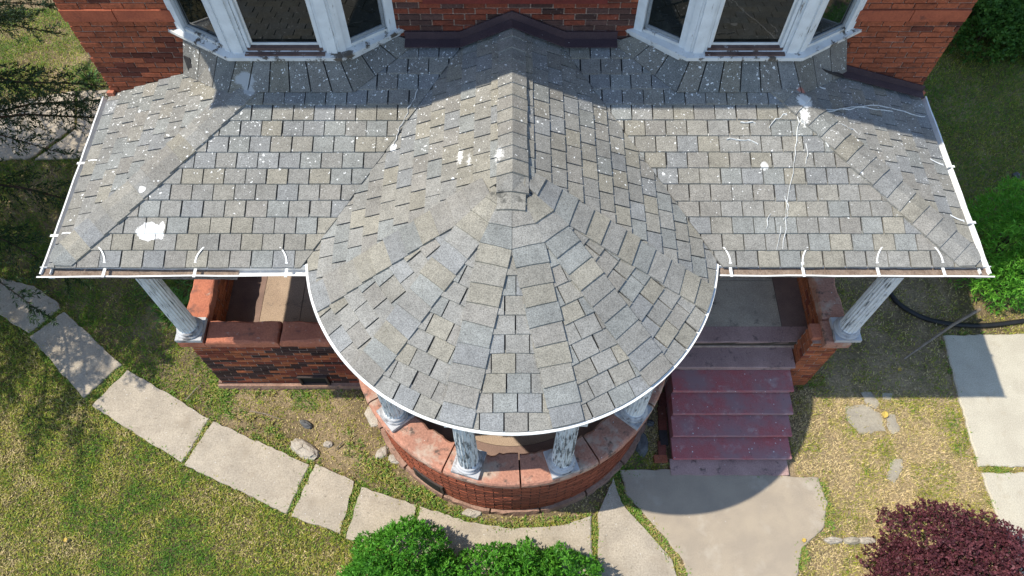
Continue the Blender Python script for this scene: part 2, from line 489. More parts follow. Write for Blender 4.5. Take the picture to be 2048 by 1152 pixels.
M['yellow'] = simple('yellow_fallen_leaf', (0.55, 0.40, 0.09), (0.45, 0.31, 0.07), 12, 60)

# ------------------------------------------------------------------ setting: ground, walks
GZ = -0.02
build('ground', [(-150, -150, GZ), (150, -150, GZ), (150, 150, GZ), (-150, 150, GZ)], [[0, 1, 2, 3]], M['ground'], origin=(0, 0, GZ), kind='structure')

def inset_px(pts): return [gp(x, y, 0.0)[:2] for x, y in pts]

def rough_poly(poly, step=0.07, amp=0.010):
    out = []
    n = len(poly)
    for i in range(n):
        a, b = Vector(poly[i]), Vector(poly[(i + 1) % n])
        L = (b - a).length; k = max(1, int(L / step))
        nx = Vector((-(b - a).y, (b - a).x)).normalized()
        for j in range(k):
            p = a.lerp(b, j / k)
            if j: p = p + nx * random.uniform(-amp, amp)
            out.append((p.x, p.y))
    return out

def slab(name, parent, poly, mat, z1=0.022, tilt=0.0, amp=0.011):
    poly = rough_poly(poly, amp=amp)
    m = MB(); n = len(poly)
    cx = sum(p[0] for p in poly) / n; cy = sum(p[1] for p in poly) / n
    tx, ty = random.uniform(-tilt, tilt), random.uniform(-tilt, tilt)
    V = [(p[0], p[1], -0.12) for p in poly]
    V += [(p[0], p[1], z1 - 0.012 + tx * (p[0] - cx) + ty * (p[1] - cy)) for p in poly]
    V += [(cx + (p[0] - cx) * 0.985, cy + (p[1] - cy) * 0.985, z1 + tx * (p[0] - cx) + ty * (p[1] - cy)) for p in poly]
    F = [[i, (i + 1) % n, n + (i + 1) % n, n + i] for i in range(n)]
    F += [[n + i, n + (i + 1) % n, 2 * n + (i + 1) % n, 2 * n + i] for i in range(n)]
    F += [list(range(2 * n, 3 * n))]
    m.add(V, F)
    return m.build(name, mat, parent, origin=(cx, cy, 0))

SLABS = {
 'walk': [
  [(-260, 470), (-120, 520), (-8, 552), (-8, 626), (-130, 560), (-260, 520)],
  [(0, 556), (70, 573), (118, 607), (122, 618), (58, 667), (0, 630)],
  [(129, 624), (245, 730), (168, 797), (60, 674)],
  [(256, 740), (420, 838), (364, 926), (185, 812)],
  [(427, 843), (620, 930), (574, 1028), (368, 930)],
  [(632, 928), (709, 963), (681, 1068), (583, 1033)],
  [(723, 974), (834, 1010), (815, 1110), (692, 1078)],
  [(840, 1013), (940, 1045), (1020, 1057), (1130, 1050), (1183, 1032), (1186, 1150), (822, 1150)],
  [(1195, 1028), (1226, 955), (1243, 1005), (1288, 1056), (1345, 1122), (1362, 1180), (1197, 1180)],
 ],
 'pad': [[(1240, 940), (1400, 938), (1575, 952), (1636, 955), (1656, 1005), (1648, 1055), (1604, 1098), (1590, 1180), (1385, 1180), (1366, 1120), (1305, 1048), (1252, 990)]],
 'drive': [[(1885, 672), (1910, 770), (1955, 934), (2300, 934), (2300, 690), (2048, 668)],
           [(1962, 946), (2004, 1062), (2060, 1190), (2400, 1190), (2400, 946)]],
 'side': [[(-20, 215), (95, 192), (150, 182), (150, 255), (60, 318), (-20, 322)], [(156, 182), (232, 180), (205, 300), (150, 318), (70, 320), (154, 258)]],
}
POLY = []
def walk_group(name, polys, mat, tilt=0.004, base_z=0.022):
    """a bed of joint dirt carrying its slabs"""
    W = [inset_px(p) for p in polys]
    allp = [q for w in W for q in w]
    cx = sum(p[0] for p in allp) / len(allp); cy = sum(p[1] for p in allp) / len(allp)
    m = MB()
    for w in W:
        wx = sum(p[0] for p in w) / len(w); wy = sum(p[1] for p in w) / len(w)
        n = len(w)
        m.add([(wx + (p[0] - wx) * 0.97, wy + (p[1] - wy) * 0.97, GZ + 0.006) for p in w], [list(range(n))])
    o = m.build(name, M['joint'], origin=(cx, cy, GZ), kind='structure')
    for w in W:
        slab('paving_slab', o, w, mat, base_z, tilt)
        POLY.append(w)
    return o
walk_group('path', SLABS['walk'], M['concrete'])
walk_group('pavement', SLABS['pad'], M['pad'], 0.0, 0.018)
walk_group('driveway', SLABS['drive'], M['drive'], 0.002, 0.025)
walk_group('side_path', SLABS['side'], M['concrete'], 0.003, 0.015)

# ------------------------------------------------------------------ the brick house
house = empty('brick_house', (0, 4.0, 0), 'red brick house with two white bay windows behind the grey porch roof', 'house')
porch = empty('porch', (0, -1.1, 0), 'brick front porch with grey shingled round roof, fluted columns and maroon steps', 'porch')

CAND = {'house': [], 'porch': []}          # bricks waiting to be sorted by size in view
def brick_col(x, z, mode):
    s = float(fbm(x * 1.6 + 31, z * 5.5 + 7, 3)); r = random.random()
    red, orange, dark = np.array((0.225, 0.060, 0.035)), np.array((0.40, 0.125, 0.055)), np.array((0.052, 0.028, 0.024))
    if mode == 'round':
        c = (red * 0.8 + orange * 0.2) * random.uniform(0.7, 1.2)
    elif mode == 'front':
        c = dark * random.uniform(0.8, 1.6) if r < 0.42 + (s - 0.5) * 1.6 else (red if r < 0.72 else orange) * random.uniform(0.75, 1.1)
    elif mode == 'bright':
        c = orange * random.uniform(0.75, 1.15) if r > 0.12 else red
    elif mode == 'sooty':
        c = dark * random.uniform(1.0, 2.2) if r < 0.45 else red * random.uniform(0.6, 1.0)
    else:
        c = (dark * 0.45 + red * 0.55) * random.uniform(0.6, 1.0) if r < 0.26 + (s - 0.5) * 1.6 else (red * 0.55 + orange * 0.45) * random.uniform(0.8, 1.15)
    return tuple(c)

BL, BH, MJ = 0.215, 0.068, 0.013
def brick_wall(key, part, org, ud, nd, u0, u1, z0, z1, mode, skip=None, depth=0.03, proud=0.007):
    """running bond of single bricks on a plane; ud along the wall, nd outwards"""
    ud = Vector(ud); nd = Vector(nd); org = Vector(org)
    rows = int(round((z1 - z0) / BH)); bh = (z1 - z0) / rows
    for i in range(rows):
        za, zb = z0 + i * bh + MJ / 2, z0 + (i + 1) * bh - MJ / 2
        off = (BL / 2 if i % 2 else 0.0) + random.uniform(-0.012, 0.012)
        u = u0 - BL + off
        while u < u1:
            a, b = max(u + MJ / 2, u0), min(u + BL - MJ / 2, u1)
            u += BL
            if b - a < 0.02: continue
            if skip and skip((a + b) / 2, (za + zb) / 2): continue
            pr = proud + random.uniform(-0.004, 0.004)
            P = []
            for z in (za, zb):
                for (uu, dd) in ((a, pr), (b, pr), (b, -depth), (a, -depth)):
                    P.append(tuple(org + ud * (uu + random.uniform(-.0015, .0015)) + nd * dd + Vector((0, 0, z + random.uniform(-.0015, .0015)))))
            face = [P[0], P[1], P[5], P[4]]
            CAND[key].append((px_area(face), part, P, brick_col((a + b) / 2 + org.x, (za + zb) / 2, mode)))

hw = MB().box(-HW, HW, 0.006, 9.0, 0.0, 7.3).build('wall', M['mortar_pale'], house, origin=(0, 4.0, 0))
ZB0 = 4.40                                     # the sandstone band
for sgn in (-1, 1):
    xa, xb = (-HW, -3.18) if sgn < 0 else (3.18, HW)
    brick_wall('house', hw, (0, 0, 0), (1, 0, 0), (0, -1, 0), xa, xb, 3.25, ZB0, 'house')
    brick_wall('house', hw, (0, 0, 0), (1, 0, 0), (0, -1, 0), xa, xb, ZB0 + 0.14, 5.5, 'house')
    for k in range(2):
        xm = xa + (xb - xa) * (0.55 if sgn > 0 else 0.42)
        a, b = (xa, xm - 0.004) if k == 0 else (xm + 0.004, xb)
        MB().box(a, b, -0.022, 0.02, ZB0 + 0.004, ZB0 + 0.136, jit=0.002).build('stone_band', M['band'], house)
panels = [(-0.80, -0.42), (-0.36, 0.36), (0.42, 0.80)]
PZ = 4.685
brick_wall('house', hw, (0, 0, 0), (1, 0, 0), (0, -1, 0), -1.25, 1.25, 4.07, PZ - 0.07, 'sooty')
brick_wall('house', hw, (0, 0, 0), (1, 0, 0), (0, -1, 0), -1.25, -0.88, PZ - 0.07, 5.5, 'house')
brick_wall('house', hw, (0, 0, 0), (1, 0, 0), (0, -1, 0), 0.88, 1.25, PZ - 0.07, 5.5, 'house')
for a, b in panels:
    brick_wall('house', hw, (0, 0, 0), (1, 0, 0), (0, -1, 0), a + .012, b - .012, PZ + 0.004, PZ + 0.55, 'sooty', proud=-0.004)
MB().box(-0.88, 0.88, -0.03, 0.01, PZ - 0.065, PZ).build('panel_rail', M['red_wood'], house)
for a, b in ((-0.88, -0.80), (-0.42, -0.36), (0.36, 0.42), (0.80, 0.88)):
    MB().box(a, b, -0.028, 0.01, PZ + 0.001, PZ + 0.6).build('panel_stile', M['red_wood'], house)
# main roof with its overhang, above the picture
rf = MB()
ex0, ex1, ey0, ey1 = -5.05, 5.1, -0.80, 9.6
rf.box(ex0, ex1, ey0, ey1, 7.14, 7.3)
rf.add([(ex0, ey0, 7.302), (ex1, ey0, 7.302), (ex1, ey1, 7.302), (ex0, ey1, 7.302), (-1.2, 4.5, 10.2), (1.2, 4.5, 10.2)], [[0, 1, 5, 4], [1, 2, 5], [2, 3, 4, 5], [3, 0, 4]])
rf.build('roof', M['underlay'], house)

# bay windows
def bay(mx):
    s = mx
    sill_z = 4.30
    def X(x): return s * x
    # plan of the glazed body (wall face to front), mirrored for the other bay
    P = [(3.34, 0.0), (2.74, -0.34), (1.70, -0.34), (1.18, 0.0)]
    S = [(3.46, 0.005), (2.785, -0.405), (1.66, -0.405), (1.095, 0.005)]
    o = bpy.data.objects.new('bay_window', None)
    ctr = Vector((X(2.25), -0.2, 3.7)); ORG[o] = ctr
    COL.objects.link(o); o.parent = house; o.location = ctr - ORG[house]
    body = MB().prism([(X(3.30), 0.02), (X(2.71), -0.315), (X(1.73), -0.315), (X(1.22), 0.02)], 3.6, sill_z - 0.05)
    body.build('apron', M['lead'], o)
    # sill in three mitred lengths
    inner = [(3.22, 0.005), (2.69, -0.25), (1.75, -0.25), (1.30, 0.005)]
    for i in range(3):
        a, b, c, d = S[i], S[i + 1], inner[i + 1], inner[i]
        q = 0.002 * (i == 1)
        V = []
        for z, pts in ((sill_z - 0.042, (a, b, c, d)), (sill_z - 0.005 + q, (a, b, c, d))):
            for k, p in enumerate(pts):
                V.append((X(p[0]), p[1], z + (0.045 if (k > 1 and z > sill_z - 0.02) else 0)))
        MB().hexa(V).build('sill', M['sill'] if i != 1 else M['sill'], o, origin='c')
        # nosing roll under the edge
        V2 = []
        e = 0.02
        for z in (sill_z - 0.075, sill_z - 0.044):
            for k, p in enumerate((a, b, c, d)):
                V2.append((X(p[0] * (1 - 0.0) + (c[0] - p[0]) * 0.18 * (k < 2)), p[1] + (0.05 if k < 2 and p[1] < -0.1 else 0), z))
        MB().hexa(V2).build('sill_moulding', M['sill'], o, origin='c')
    # corner posts, two boards each, and jambs against the wall
    H = 7.1
    def post(poly, z0, nm, mat): MB().prism([(X(p[0]), p[1]) for p in poly], z0, H).build(nm, mat, o, origin='c')
    def lerp(a, b, t): return (a[0] + (b[0] - a[0]) * t, a[1] + (b[1] - a[1]) * t)
    def off(a, b, d):
        dx, dy = b[0] - a[0], b[1] - a[1]; L = math.hypot(dx, dy)
        return (dy / L * d, -dx / L * d)
    def board(i, t0, t1, d0, d1, z0, z1, nm, mat):
        """a board on side i from fraction t0 to t1, between offsets d0 (outside) and d1 (inside)"""
        a, b = P[i], P[i + 1]
        ox, oy = off(a, b, 1.0)
        if oy > 0 or (abs(oy) < 1e-6): ox, oy = -ox, -oy
        q0, q1 = lerp(a, b, t0), lerp(a, b, t1)
        V = []
        for z in (z0, z1):
            for (q, dd) in ((q0, d0), (q1, d0), (q1, d1), (q0, d1)):
                V.append((X(q[0] + ox * dd), q[1] + oy * dd, z))
        return MB().hexa(V).build(nm, mat, o, origin='c')
    L1 = math.hypot(P[0][0] - P[1][0], P[0][1] - P[1][1]); L2 = P[1][0] - P[2][0]
    zb = sill_z + 0.002
    # corner cores
    for i in (1, 2):
        p = P[i]
        sgn = 1 if i == 1 else -1
        post([(p[0] - sgn * .15, p[1] + .012), (p[0], p[1] - .002), (p[0] + sgn * .115, p[1] + .075), (p[0] + sgn * .05, p[1] + .17), (p[0] - sgn * .15, p[1] + .17)], zb, 'corner_post', M['bay'])
    board(1, 0.015, 0.115 / L2, 0.018, -0.008, zb, H - .01, 'casing', M['bay'])
    board(1, 1 - 0.115 / L2, 0.985, 0.018, -0.008, zb, H - .01, 'casing', M['bay'])
    board(1, 0.155 / L2, 0.185 / L2, -0.02, -0.10, zb, H - .01, 'jamb', M['bay'])
    board(1, 1 - 0.185 / L2, 1 - 0.155 / L2, -0.02, -0.10, zb, H - .01, 'jamb', M['bay'])
    # front: bare sloping inner sill, bottom rail line and pane
    zp = sill_z + 0.055
    a0, a1 = 0.155 / L2, 1 - 0.155 / L2
    board(1, a0 - .02, a1 + .02, 0.047, -0.085, sill_z - 0.006, sill_z + 0.016, 'bare_sill', M['bare_wood'])
    board(1, a0 + .002, a1 - .002, -0.012, -0.085, sill_z + 0.0162, sill_z + 0.05, 'bare_sill', M['bare_wood'])
    b0, b1 = 0.187 / L2, 1 - 0.187 / L2
    board(1, b0, b1, -0.055, -0.09, sill_z + 0.052, sill_z + 0.075, 'sash_rail', M['white'])
    board(1, b0, b0 + .02 / L2, -0.058, -0.09, sill_z + 0.0755, H - .2, 'sash_stile', M['white'])
    board(1, b1 - .02 / L2, b1, -0.058, -0.09, sill_z + 0.0755, H - .2, 'sash_stile', M['white'])
    board(1, b0 + .021 / L2, b1 - .021 / L2, -0.066, -0.080, sill_z + 0.0755, H - .2, 'pane', M['pane'])
    for i in (0, 2):
        f = (lambda t: t) if i == 0 else (lambda t: 1 - t)
        def bd(t0, t1, *r):
            q0, q1 = sorted((f(t0), f(t1)))
            return board(i, q0, q1, *r)
        bd(0.0, 0.10 / L1, 0.012, -0.03, zb, H - .01, 'casing', M['bay'])              # by the wall
        bd(1 - 0.075 / L1, 0.985, 0.014, -0.03, zb, H - .01, 'casing', M['bay'])
        w0, w1 = 0.105 / L1, 1 - 0.08 / L1
        bd(w0, w1, 0.0, -0.06, sill_z + 0.004, sill_z + 0.05, 'rail', M['sill'])
        bd(w0, w0 + .035 / L1, -0.022, -0.055, sill_z + 0.0505, H - .2, 'sash_stile', M['sash'])
        bd(w1 - .035 / L1, w1, -0.022, -0.055, sill_z + 0.0505, H - .2, 'sash_stile', M['sash'])
        bd(w0 + .036 / L1, w1 - .036 / L1, -0.024, -0.055, sill_z + 0.0505, sill_z + 0.09, 'sash_rail', M['sash'])
        bd(w0 + .036 / L1, w1 - .036 / L1, -0.036, -0.05, sill_z + 0.0905, H - .2, 'pane', M['pane'])
    board(1, 0.0, 1.0, 0.02, -0.15, 6.7, 7.09, 'bay_head', M['bay'])
    return o
bay(-1); bay(1)

# ------------------------------------------------------------------ porch roof: deck, shingles, caps
def half(p, q, inside):
    """half-plane bounded by the line p-q that contains inside"""
    a, b = q[1] - p[1], -(q[0] - p[0]); c = a * p[0] + b * p[1]
    if a * inside[0] + b * inside[1] > c: a, b, c = -a, -b, -c
    return (a, b, c)

def clip_ok(poly, planes):
    out = poly
    for pl in planes:
        if len(out) < 3: return []
        a, b, c = pl; res = []
        n = len(out)
        for i in range(n):
            p, q = out[i], out[(i + 1) % n]
            dp, dq = a * p[0] + b * p[1] - c, a * q[0] + b * q[1] - c
            if dp <= 0: res.append(p)
            if (dp < 0 < dq) or (dq < 0 < dp):
                t = dp / (dp - dq); res.append((p[0] + (q[0] - p[0]) * t, p[1] + (q[1] - p[1]) * t))
        out = res
    return out if len(out) >= 3 else []

CIRC = []
for i in range(120):
    a = 2 * math.pi * i / 120
    CIRC.append((math.sin(a), -math.cos(a), RR + 0.005 + math.sin(a) * CX - math.cos(a) * CY))

deck = MB()
def fan(pts, zf, dz):
    deck.add([(x, y, zf(x, y) + dz) for x, y in pts], [list(range(len(pts)))])
vx = (ZR - zmain(0, 0)) / KC                       # valley at the wall
for s in (-1, 1):
    fan([(s * XE, YE), (CX + s * RR, YE), (CX + s * vx, 0), (s * (XE + YE), 0)][::s], zmain, -0.004)
    fan([(s * XE, YE), (s * (XE + YE), 0), (s * XE, 0)][::s], zhip, -0.004)
    fan([(CX, CY), (CX, 0), (CX + s * vx, 0), (CX + s * RR, YE + 0.02), (CX + s * RR, CY)][::s], zgab, -0.004)
for i in range(48):
    a, b = R(-92 + 184 * i / 48), R(-92 + 184 * (i + 1) / 48)
    fan([(CX, CY), (CX + RR * math.sin(a), CY - RR * math.cos(a)), (CX + RR * math.sin(b), CY - RR * math.cos(b))], zcone, -0.004)
roof = deck.build('roof', M['underlay'], porch, origin=(0, -1.1, 3.4))
prop(roof, 'grey shingled porch roof with a rounded cone over the bay')

SH = []
BAYP = [[(s * 3.34, 0), (s * 2.74, -0.34), (s * 1.70, -0.34), (s * 1.18, 0)] for s in (-1, 1)]
def inpoly(x, y, poly):
    c = False; n = len(poly)
    for i in range(n):
        (x1, y1), (x2, y2) = poly[i - 1], poly[i]
        if (y1 > y) != (y2 > y) and x < (x2 - x1) * (y - y1) / (y2 - y1) + x1: c = not c
    return c
TONES = [np.array(c) for c in ((0.222, 0.218, 0.203), (0.228, 0.218, 0.192), (0.210, 0.214, 0.212), (0.238, 0.224, 0.188), (0.225, 0.22, 0.203), (0.218, 0.208, 0.188), (0.214, 0.220, 0.210))]
def tone(side):
    t = TONES[random.randrange(len(TONES))] * random.uniform(0.92, 1.08)
    return tuple(t * np.array(side))
def add_piece(store, polys, zf, lift, c, skirt=0.02):
    """one shingle: plan polygons lifted on the roof, with edges down to the deck"""
    V, F = [], []; area = 0
    for poly in polys:
        if len(poly) < 3: continue
        sgn = sum(poly[i - 1][0] * poly[i][1] - poly[i - 1][1] * poly[i][0] for i in range(len(poly)))
        if abs(sgn) < 0.0004: continue
        if sgn < 0: poly = poly[::-1]
        n = len(poly); b = len(V)
        top = [(x, y, zf(x, y) + lift(x, y)) for x, y in poly]
        V += top + [(x, y, z - skirt) for x, y, z in top]
        F.append([b + i for i in range(n)])
        F += [[b + i, b + n + i, b + n + (i + 1) % n, b + (i + 1) % n] for i in range(n)]
        area += px_area(top)
    if F: store.append((area, V, F, c))

EXP, TABW, SLOT = 0.165, 0.206, 0.0125
def field(o, ud, vd, u0, u1, rows, pitch, zf, planes, side=(1, 1, 1), offs=0.0, wav=0.0):
    """courses of tabs: u along the eave, v up the slope, all in plan"""
    for r in range(rows):
        v0 = r * pitch; v1 = v0 + pitch * 1.22
        st = offs + (TABW / 2 if r % 2 else 0) + random.uniform(-0.014, 0.014)
        u = u0 - TABW + st
        dv = random.uniform(-0.004, 0.004)
        while u < u1:
            a, b = u, u + TABW - SLOT * random.uniform(0.75, 1.25)
            u += TABW
            j = [random.uniform(-0.0022, 0.0022) for _ in range(4)]
            q = [(a + j[0], v0 + dv + j[1]), (b + j[2], v0 + dv + j[3]), (b + j[2], v1 + dv), (a + j[0], v1 + dv)]
            poly = [(o[0] + ud[0] * x + vd[0] * y, o[1] + ud[1] * x + vd[1] * y) for x, y in q]
            poly = clip_ok(poly, planes)
            if not poly: continue
            cx = sum(p[0] for p in poly) / len(poly); cy = sum(p[1] for p in poly) / len(poly)
            if any(inpoly(cx, cy, B) for B in BAYP) or cy > -0.005: continue
            tk = random.uniform(0.017, 0.024)
            lift = lambda x, y, v0=v0 + dv, v1=v1, tk=tk: 0.002 + tk * (1 - ((x - o[0]) * vd[0] + (y - o[1]) * vd[1] - v0) / (v1 - v0))
            add_piece(SH, [poly], zf, lift, tone(side))

WALLP = (0, 1, -0.002)
pm = EXP * math.cos(math.atan(SM)); pc = EXP * math.cos(math.atan(KC))
for s in (-1, 1):
    inside = (s * 2.9, -1.2)
    val = half((CX + s * (RR + 0.02), YE), (CX + s * (vx + 0.02), 0), inside)
    hip = half((s * XE, YE), (s * (XE + YE), 0), inside)
    field((s * XE, YE - 0.035), (-s, 0), (0, 1), 0, 4.2, 15, pm, zmain, [val, hip, WALLP], offs=0.05)
    hip2 = half((s * XE, YE), (s * (XE + YE), 0), (s * 4.3, -0.5))
    field((s * (XE + 0.035), YE), (0, 1), (-s, 0), 0, 2.3, 14, pm, zhip, [hip2, WALLP], offs=0.03)
    # gable flank between valley, ridge and the first fan hip
    a = R(69)
    hipA = half((CX, CY), (CX + s * RR * math.sin(a), CY - RR * math.cos(a)), (CX + s * 1.0, CY + 0.5))
    valg = half((CX + s * (RR + 0.02), YE), (CX + s * (vx + 0.02), 0), (CX + s * 0.5, -1.5))
    rid = half((CX, CY), (CX, 0), (CX + s, -1))
    cc = [c for c in CIRC if c[0] * s > 0.3 and c[1] < 0.05]
    field((CX + s * (RR + 0.01), -2.75), (0, 1), (-s, 0), 0, 2.9, 15, pc, zrot, [hipA, valg, rid, WALLP] + cc, offs=0.08)
HIPS = [-69, -41.5, -14, 14, 41.5, 69]
for i in range(5):
    a0, a1 = R(HIPS[i]), R(HIPS[i + 1]); am = (a0 + a1) / 2
    vd = (-math.sin(am), math.cos(am)); ud = (math.cos(am), math.sin(am))
    o = (CX + (RR + 0.008) * math.sin(am), CY - (RR + 0.008) * math.cos(am))
    mid = (CX + math.sin(am), CY - math.cos(am))
    pl = [half((CX, CY), (CX + math.sin(a0), CY - math.cos(a0)), mid), half((CX, CY), (CX + math.sin(a1), CY - math.cos(a1)), mid)]
    cc = [c for c in CIRC if c[0] * math.sin(am) - c[1] * math.cos(am) * 1.0 > -2 and (c[0] * math.sin(am) + c[1] * -math.cos(am)) > 0.85]
    field(o, ud, vd, -0.75, 0.75, 12, pc, zcone, pl + cc, offs=random.uniform(0, 0.1))

CAPS = []
def caps(p0, p1, w, e, zf, planes, n, taper=None, dark=0.0, base=0.024, jw=0.006):
    """cap shingles folded over a hip or ridge, from the low end p0 to p1"""
    d = Vector((p1[0] - p0[0], p1[1] - p0[1])); L = d.length; d /= L; nx = Vector((-d.y, d.x))
    for k in range(n):
        v0, v1 = k * e + random.uniform(-0.006, 0.006), (k + 1.25) * e
        if v0 > L: break
        ww = w / 2 + random.uniform(-jw, jw); sk = random.uniform(-0.006, 0.006)
        P0 = Vector(p0)
        tk = random.uniform(0.016, 0.024)
        lift = lambda x, y, v0=v0, v1=v1, tk=tk: base + tk * (1 - ((x - p0[0]) * d.x + (y - p0[1]) * d.y - v0) / (v1 - v0))
        polys = []
        for s in (-1, 1):
            a = P0 + d * (v0 + s * sk); b = P0 + d * v0
            q = [P0 + d * v0, P0 + d * (v0 + s * sk) + nx * (s * ww), P0 + d * v1 + nx * (s * ww), P0 + d * v1]
            poly = clip_ok([(p.x, p.y) for p in q], planes)
            if poly: polys.append(poly)
        add_piece(CAPS, polys, zf, lift, tone((1, 1, 1)), 0.03)
for s in (-1, 1):
    caps((s * (XE - 0.02), YE + 0.0), (s * (XE + YE), 0), 0.30, 0.165, zlow, [WALLP, (0, -1, -(YE - 0.03)), (s, 0, XE + 0.03)], 16)
for i, h in enumerate(HIPS):
    a = R(h); dl, dr = a - R(13.75), a + R(13.75)
    mid = (CX + math.sin(a), CY - math.cos(a))
    pl = [half((CX, CY), (CX + math.sin(dl), CY - math.cos(dl)), mid), half((CX, CY), (CX + math.sin(dr), CY - math.cos(dr)), mid)]
    cc = [c for c in CIRC if (c[0] * math.sin(a) + c[1] * -math.cos(a)) > 0.9]
    caps((CX + (RR + .01) * math.sin(a), CY - (RR + .01) * math.cos(a)), (CX, CY), 0.285, 0.155, zcone, (pl if 0 < i < 5 else [pl[1] if i == 0 else pl[0]]) + cc, 11 + i % 2, base=0.022)
caps((CX + 0.005, CY - 0.16), (CX, -0.02), 0.27, 0.15, zrot, [WALLP], 13, base=0.038)
caps((CX - 0.01, CY - 0.30), (CX, CY), 0.24, 0.15, zcone, [], 2, base=0.036)

def emit(cands, name, stuffname, mat, parent, limit=300):
    cands = [c for c in cands if c[0] > 4.0]
    cands.sort(key=lambda c: -c[0])
    for c in cands[:limit]:
        build(name, c[1], c[2], mat, parent, 'c', c[3])
    rest = cands[limit:]
    if rest:
        m = MB()
        for c in rest: m.add(c[1], c[2], c[3])
        m.build(stuffname, mat, parent, kind='stuff')
for s in (-1, 1):
    base = [(3.50, -0.04), (2.86, -0.55), (1.60, -0.55), (0.98, -0.04)]
    top = [(3.32, -0.015), (2.72, -0.33), (1.72, -0.33), (1.20, -0.015)]
    for i, nt in ((0, 3), (1, 6), (2, 3)):
        for k in range(nt):
            f0, f1 = k / nt + 0.006, (k + 1) / nt - 0.006
            q = []
            for (A, f, zt) in ((base, f0, None), (base, f1, None), (top, f1, 4.235), (top, f0, 4.235)):
                x = s * (A[i][0] + (A[i + 1][0] - A[i][0]) * f); y = A[i][1] + (A[i + 1][1] - A[i][1]) * f
                q.append((x, y, zt if zt else roofz(x, y) + 0.03 + random.uniform(-.004, .004)))
            if s > 0: q = q[::-1] if False else q
            V = q + [(x, y + 0.02, z - 0.03) for x, y, z in q]
            F = [[0, 1, 2, 3], [0, 4, 5, 1], [1, 5, 6, 2], [3, 7, 4, 0]]
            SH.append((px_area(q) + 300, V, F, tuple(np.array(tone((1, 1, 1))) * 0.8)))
print('shingles', len(SH), 'caps', len(CAPS))
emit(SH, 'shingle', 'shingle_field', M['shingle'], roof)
emit(CAPS, 'cap_shingle', 'cap_shingle_rest', M['shingle'], roof)

# streaks of droppings running over the roof
def streak(pts, w=0.0055):
    m = MB()
    P = [roof_hit(*p) for p in pts]
    D = [P[0]]
    for a, b in zip(P, P[1:]):
        for k in range(1, 5):
            t = k / 4
            D.append((a[0] + (b[0] - a[0]) * t + random.uniform(-.016, .016), a[1] + (b[1] - a[1]) * t + random.uniform(-.016, .016), 0))
    for i, (a, b) in enumerate(zip(D, D[1:])):
        dx, dy = b[0] - a[0], b[1] - a[1]; L = math.hypot(dx, dy) or 1
        ww = w * random.uniform(0.25, 1.2); nx, ny = -dy / L * ww / 2, dx / L * ww / 2
        V = [(x, y, roofz(x, y) + 0.028) for x, y in ((a[0] - nx, a[1] - ny), (b[0] - nx, b[1] - ny), (b[0] + nx, b[1] + ny), (a[0] + nx, a[1] + ny))]
        m.add(V + [(x, y, z - .012) for x, y, z in V], [[0, 1, 2, 3], [4, 5, 1, 0], [6, 7, 3, 2]])
    if m.F: m.build('dropping_streak', M['dropping'], roof)
for pts in ([(836, 182), (822, 215), (806, 245), (795, 275), (787, 296)], [(1625, 235), (1680, 222), (1740, 212), (1790, 222), (1848, 236)],
            [(1650, 222), (1720, 218), (1785, 228)], [(1620, 232), (1650, 242), (1680, 250), (1712, 268)], [(1596, 230), (1592, 270), (1588, 330), (1572, 420), (1566, 500)],
            [(1572, 230), (1548, 243), (1536, 258)], [(1452, 282), (1490, 281), (1514, 292)], [(1640, 240), (1656, 300)], [(1600, 238), (1612, 260)], [(1618, 236), (1630, 262)],
            [(1540, 430), (1530, 460)], [(1568, 395), (1576, 430), (1564, 440)], [(1610, 290), (1612, 330)], [(1600, 150), (1615, 170), (1650, 180)], [(1640, 130), (1628, 160)],
            [(498, 175), (520, 165), (528, 172)], [(480, 205), (476, 214)], [(1510, 250), (1480, 246)], [(1560, 455), (1554, 500)]):
    streak(pts)

# flashings against the house wall
def flash(pts, up, outw, mat, name='flashing'):
    """wall leaf and roof leaf following a line of (x, z)"""
    m = MB()
    for (xa, za), (xb, zb) in zip(pts, pts[1:]):
        m.hexa([(xa, -0.034, za), (xb, -0.034, zb), (xb, -0.022, zb), (xa, -0.022, za), (xa, -0.034, za + up), (xb, -0.034, zb + up), (xb, -0.022, zb + up), (xa, -0.022, za + up)])
        d = outw * SM
        m.hexa([(xa, -outw, za - d * 0 + 0.012), (xb, -outw, zb + 0.012), (xb, -0.035, zb + 0.016), (xa, -0.035, za + 0.016), (xa, -outw, za + 0.022), (xb, -outw, zb + 0.022), (xb, -0.035, zb + 0.03), (xa, -0.035, za + 0.03)])
    return m.build(name, mat, porch)
zw = zmain(0, 0)
flash([(-1.10, zw + .02), (-0.55, zw + 0.02), (CX, ZR + 0.05), (0.50, zw + 0.02), (1.02, zw + .02)], 0.115, 0.14, M['flashing'])
flash([(3.30, zhip(3.3, 0) + .02), (HW + 0.03, ZE + 0.045)], 0.10, 0.12, M['flashing'])
m = MB().hexa([(-3.40, -0.10, 3.78), (-3.33, -0.16, 3.78), (-3.30, -0.02, 3.78), (-3.38, -0.02, 3.78), (-3.40, -0.05, 3.99), (-3.33, -0.08, 3.99), (-3.30, -0.02, 3.99), (-3.38, -0.02, 3.99)])
m.build('step_flashing', M['lead'], porch)
m = MB().hexa([(3.02, -0.22, 4.0), (3.06, -0.25, 4.0), (3.42, -0.16, 3.79), (3.40, -0.12, 3.79), (3.02, -0.22, 4.03), (3.06, -0.25, 4.03), (3.42, -0.16, 3.82), (3.40, -0.12, 3.82)])
m.build('step_flashing', M['lead'], porch)
MB().box(-4.44, -4.36, -0.05, 0.0, 3.36, 3.47, jit=.008).build('corner_stone', M['sandstone'], porch)
MB().box(4.36, 4.46, -0.05, 0.0, 3.33, 3.47, jit=.008).build('corner_stone', M['sandstone'], porch)

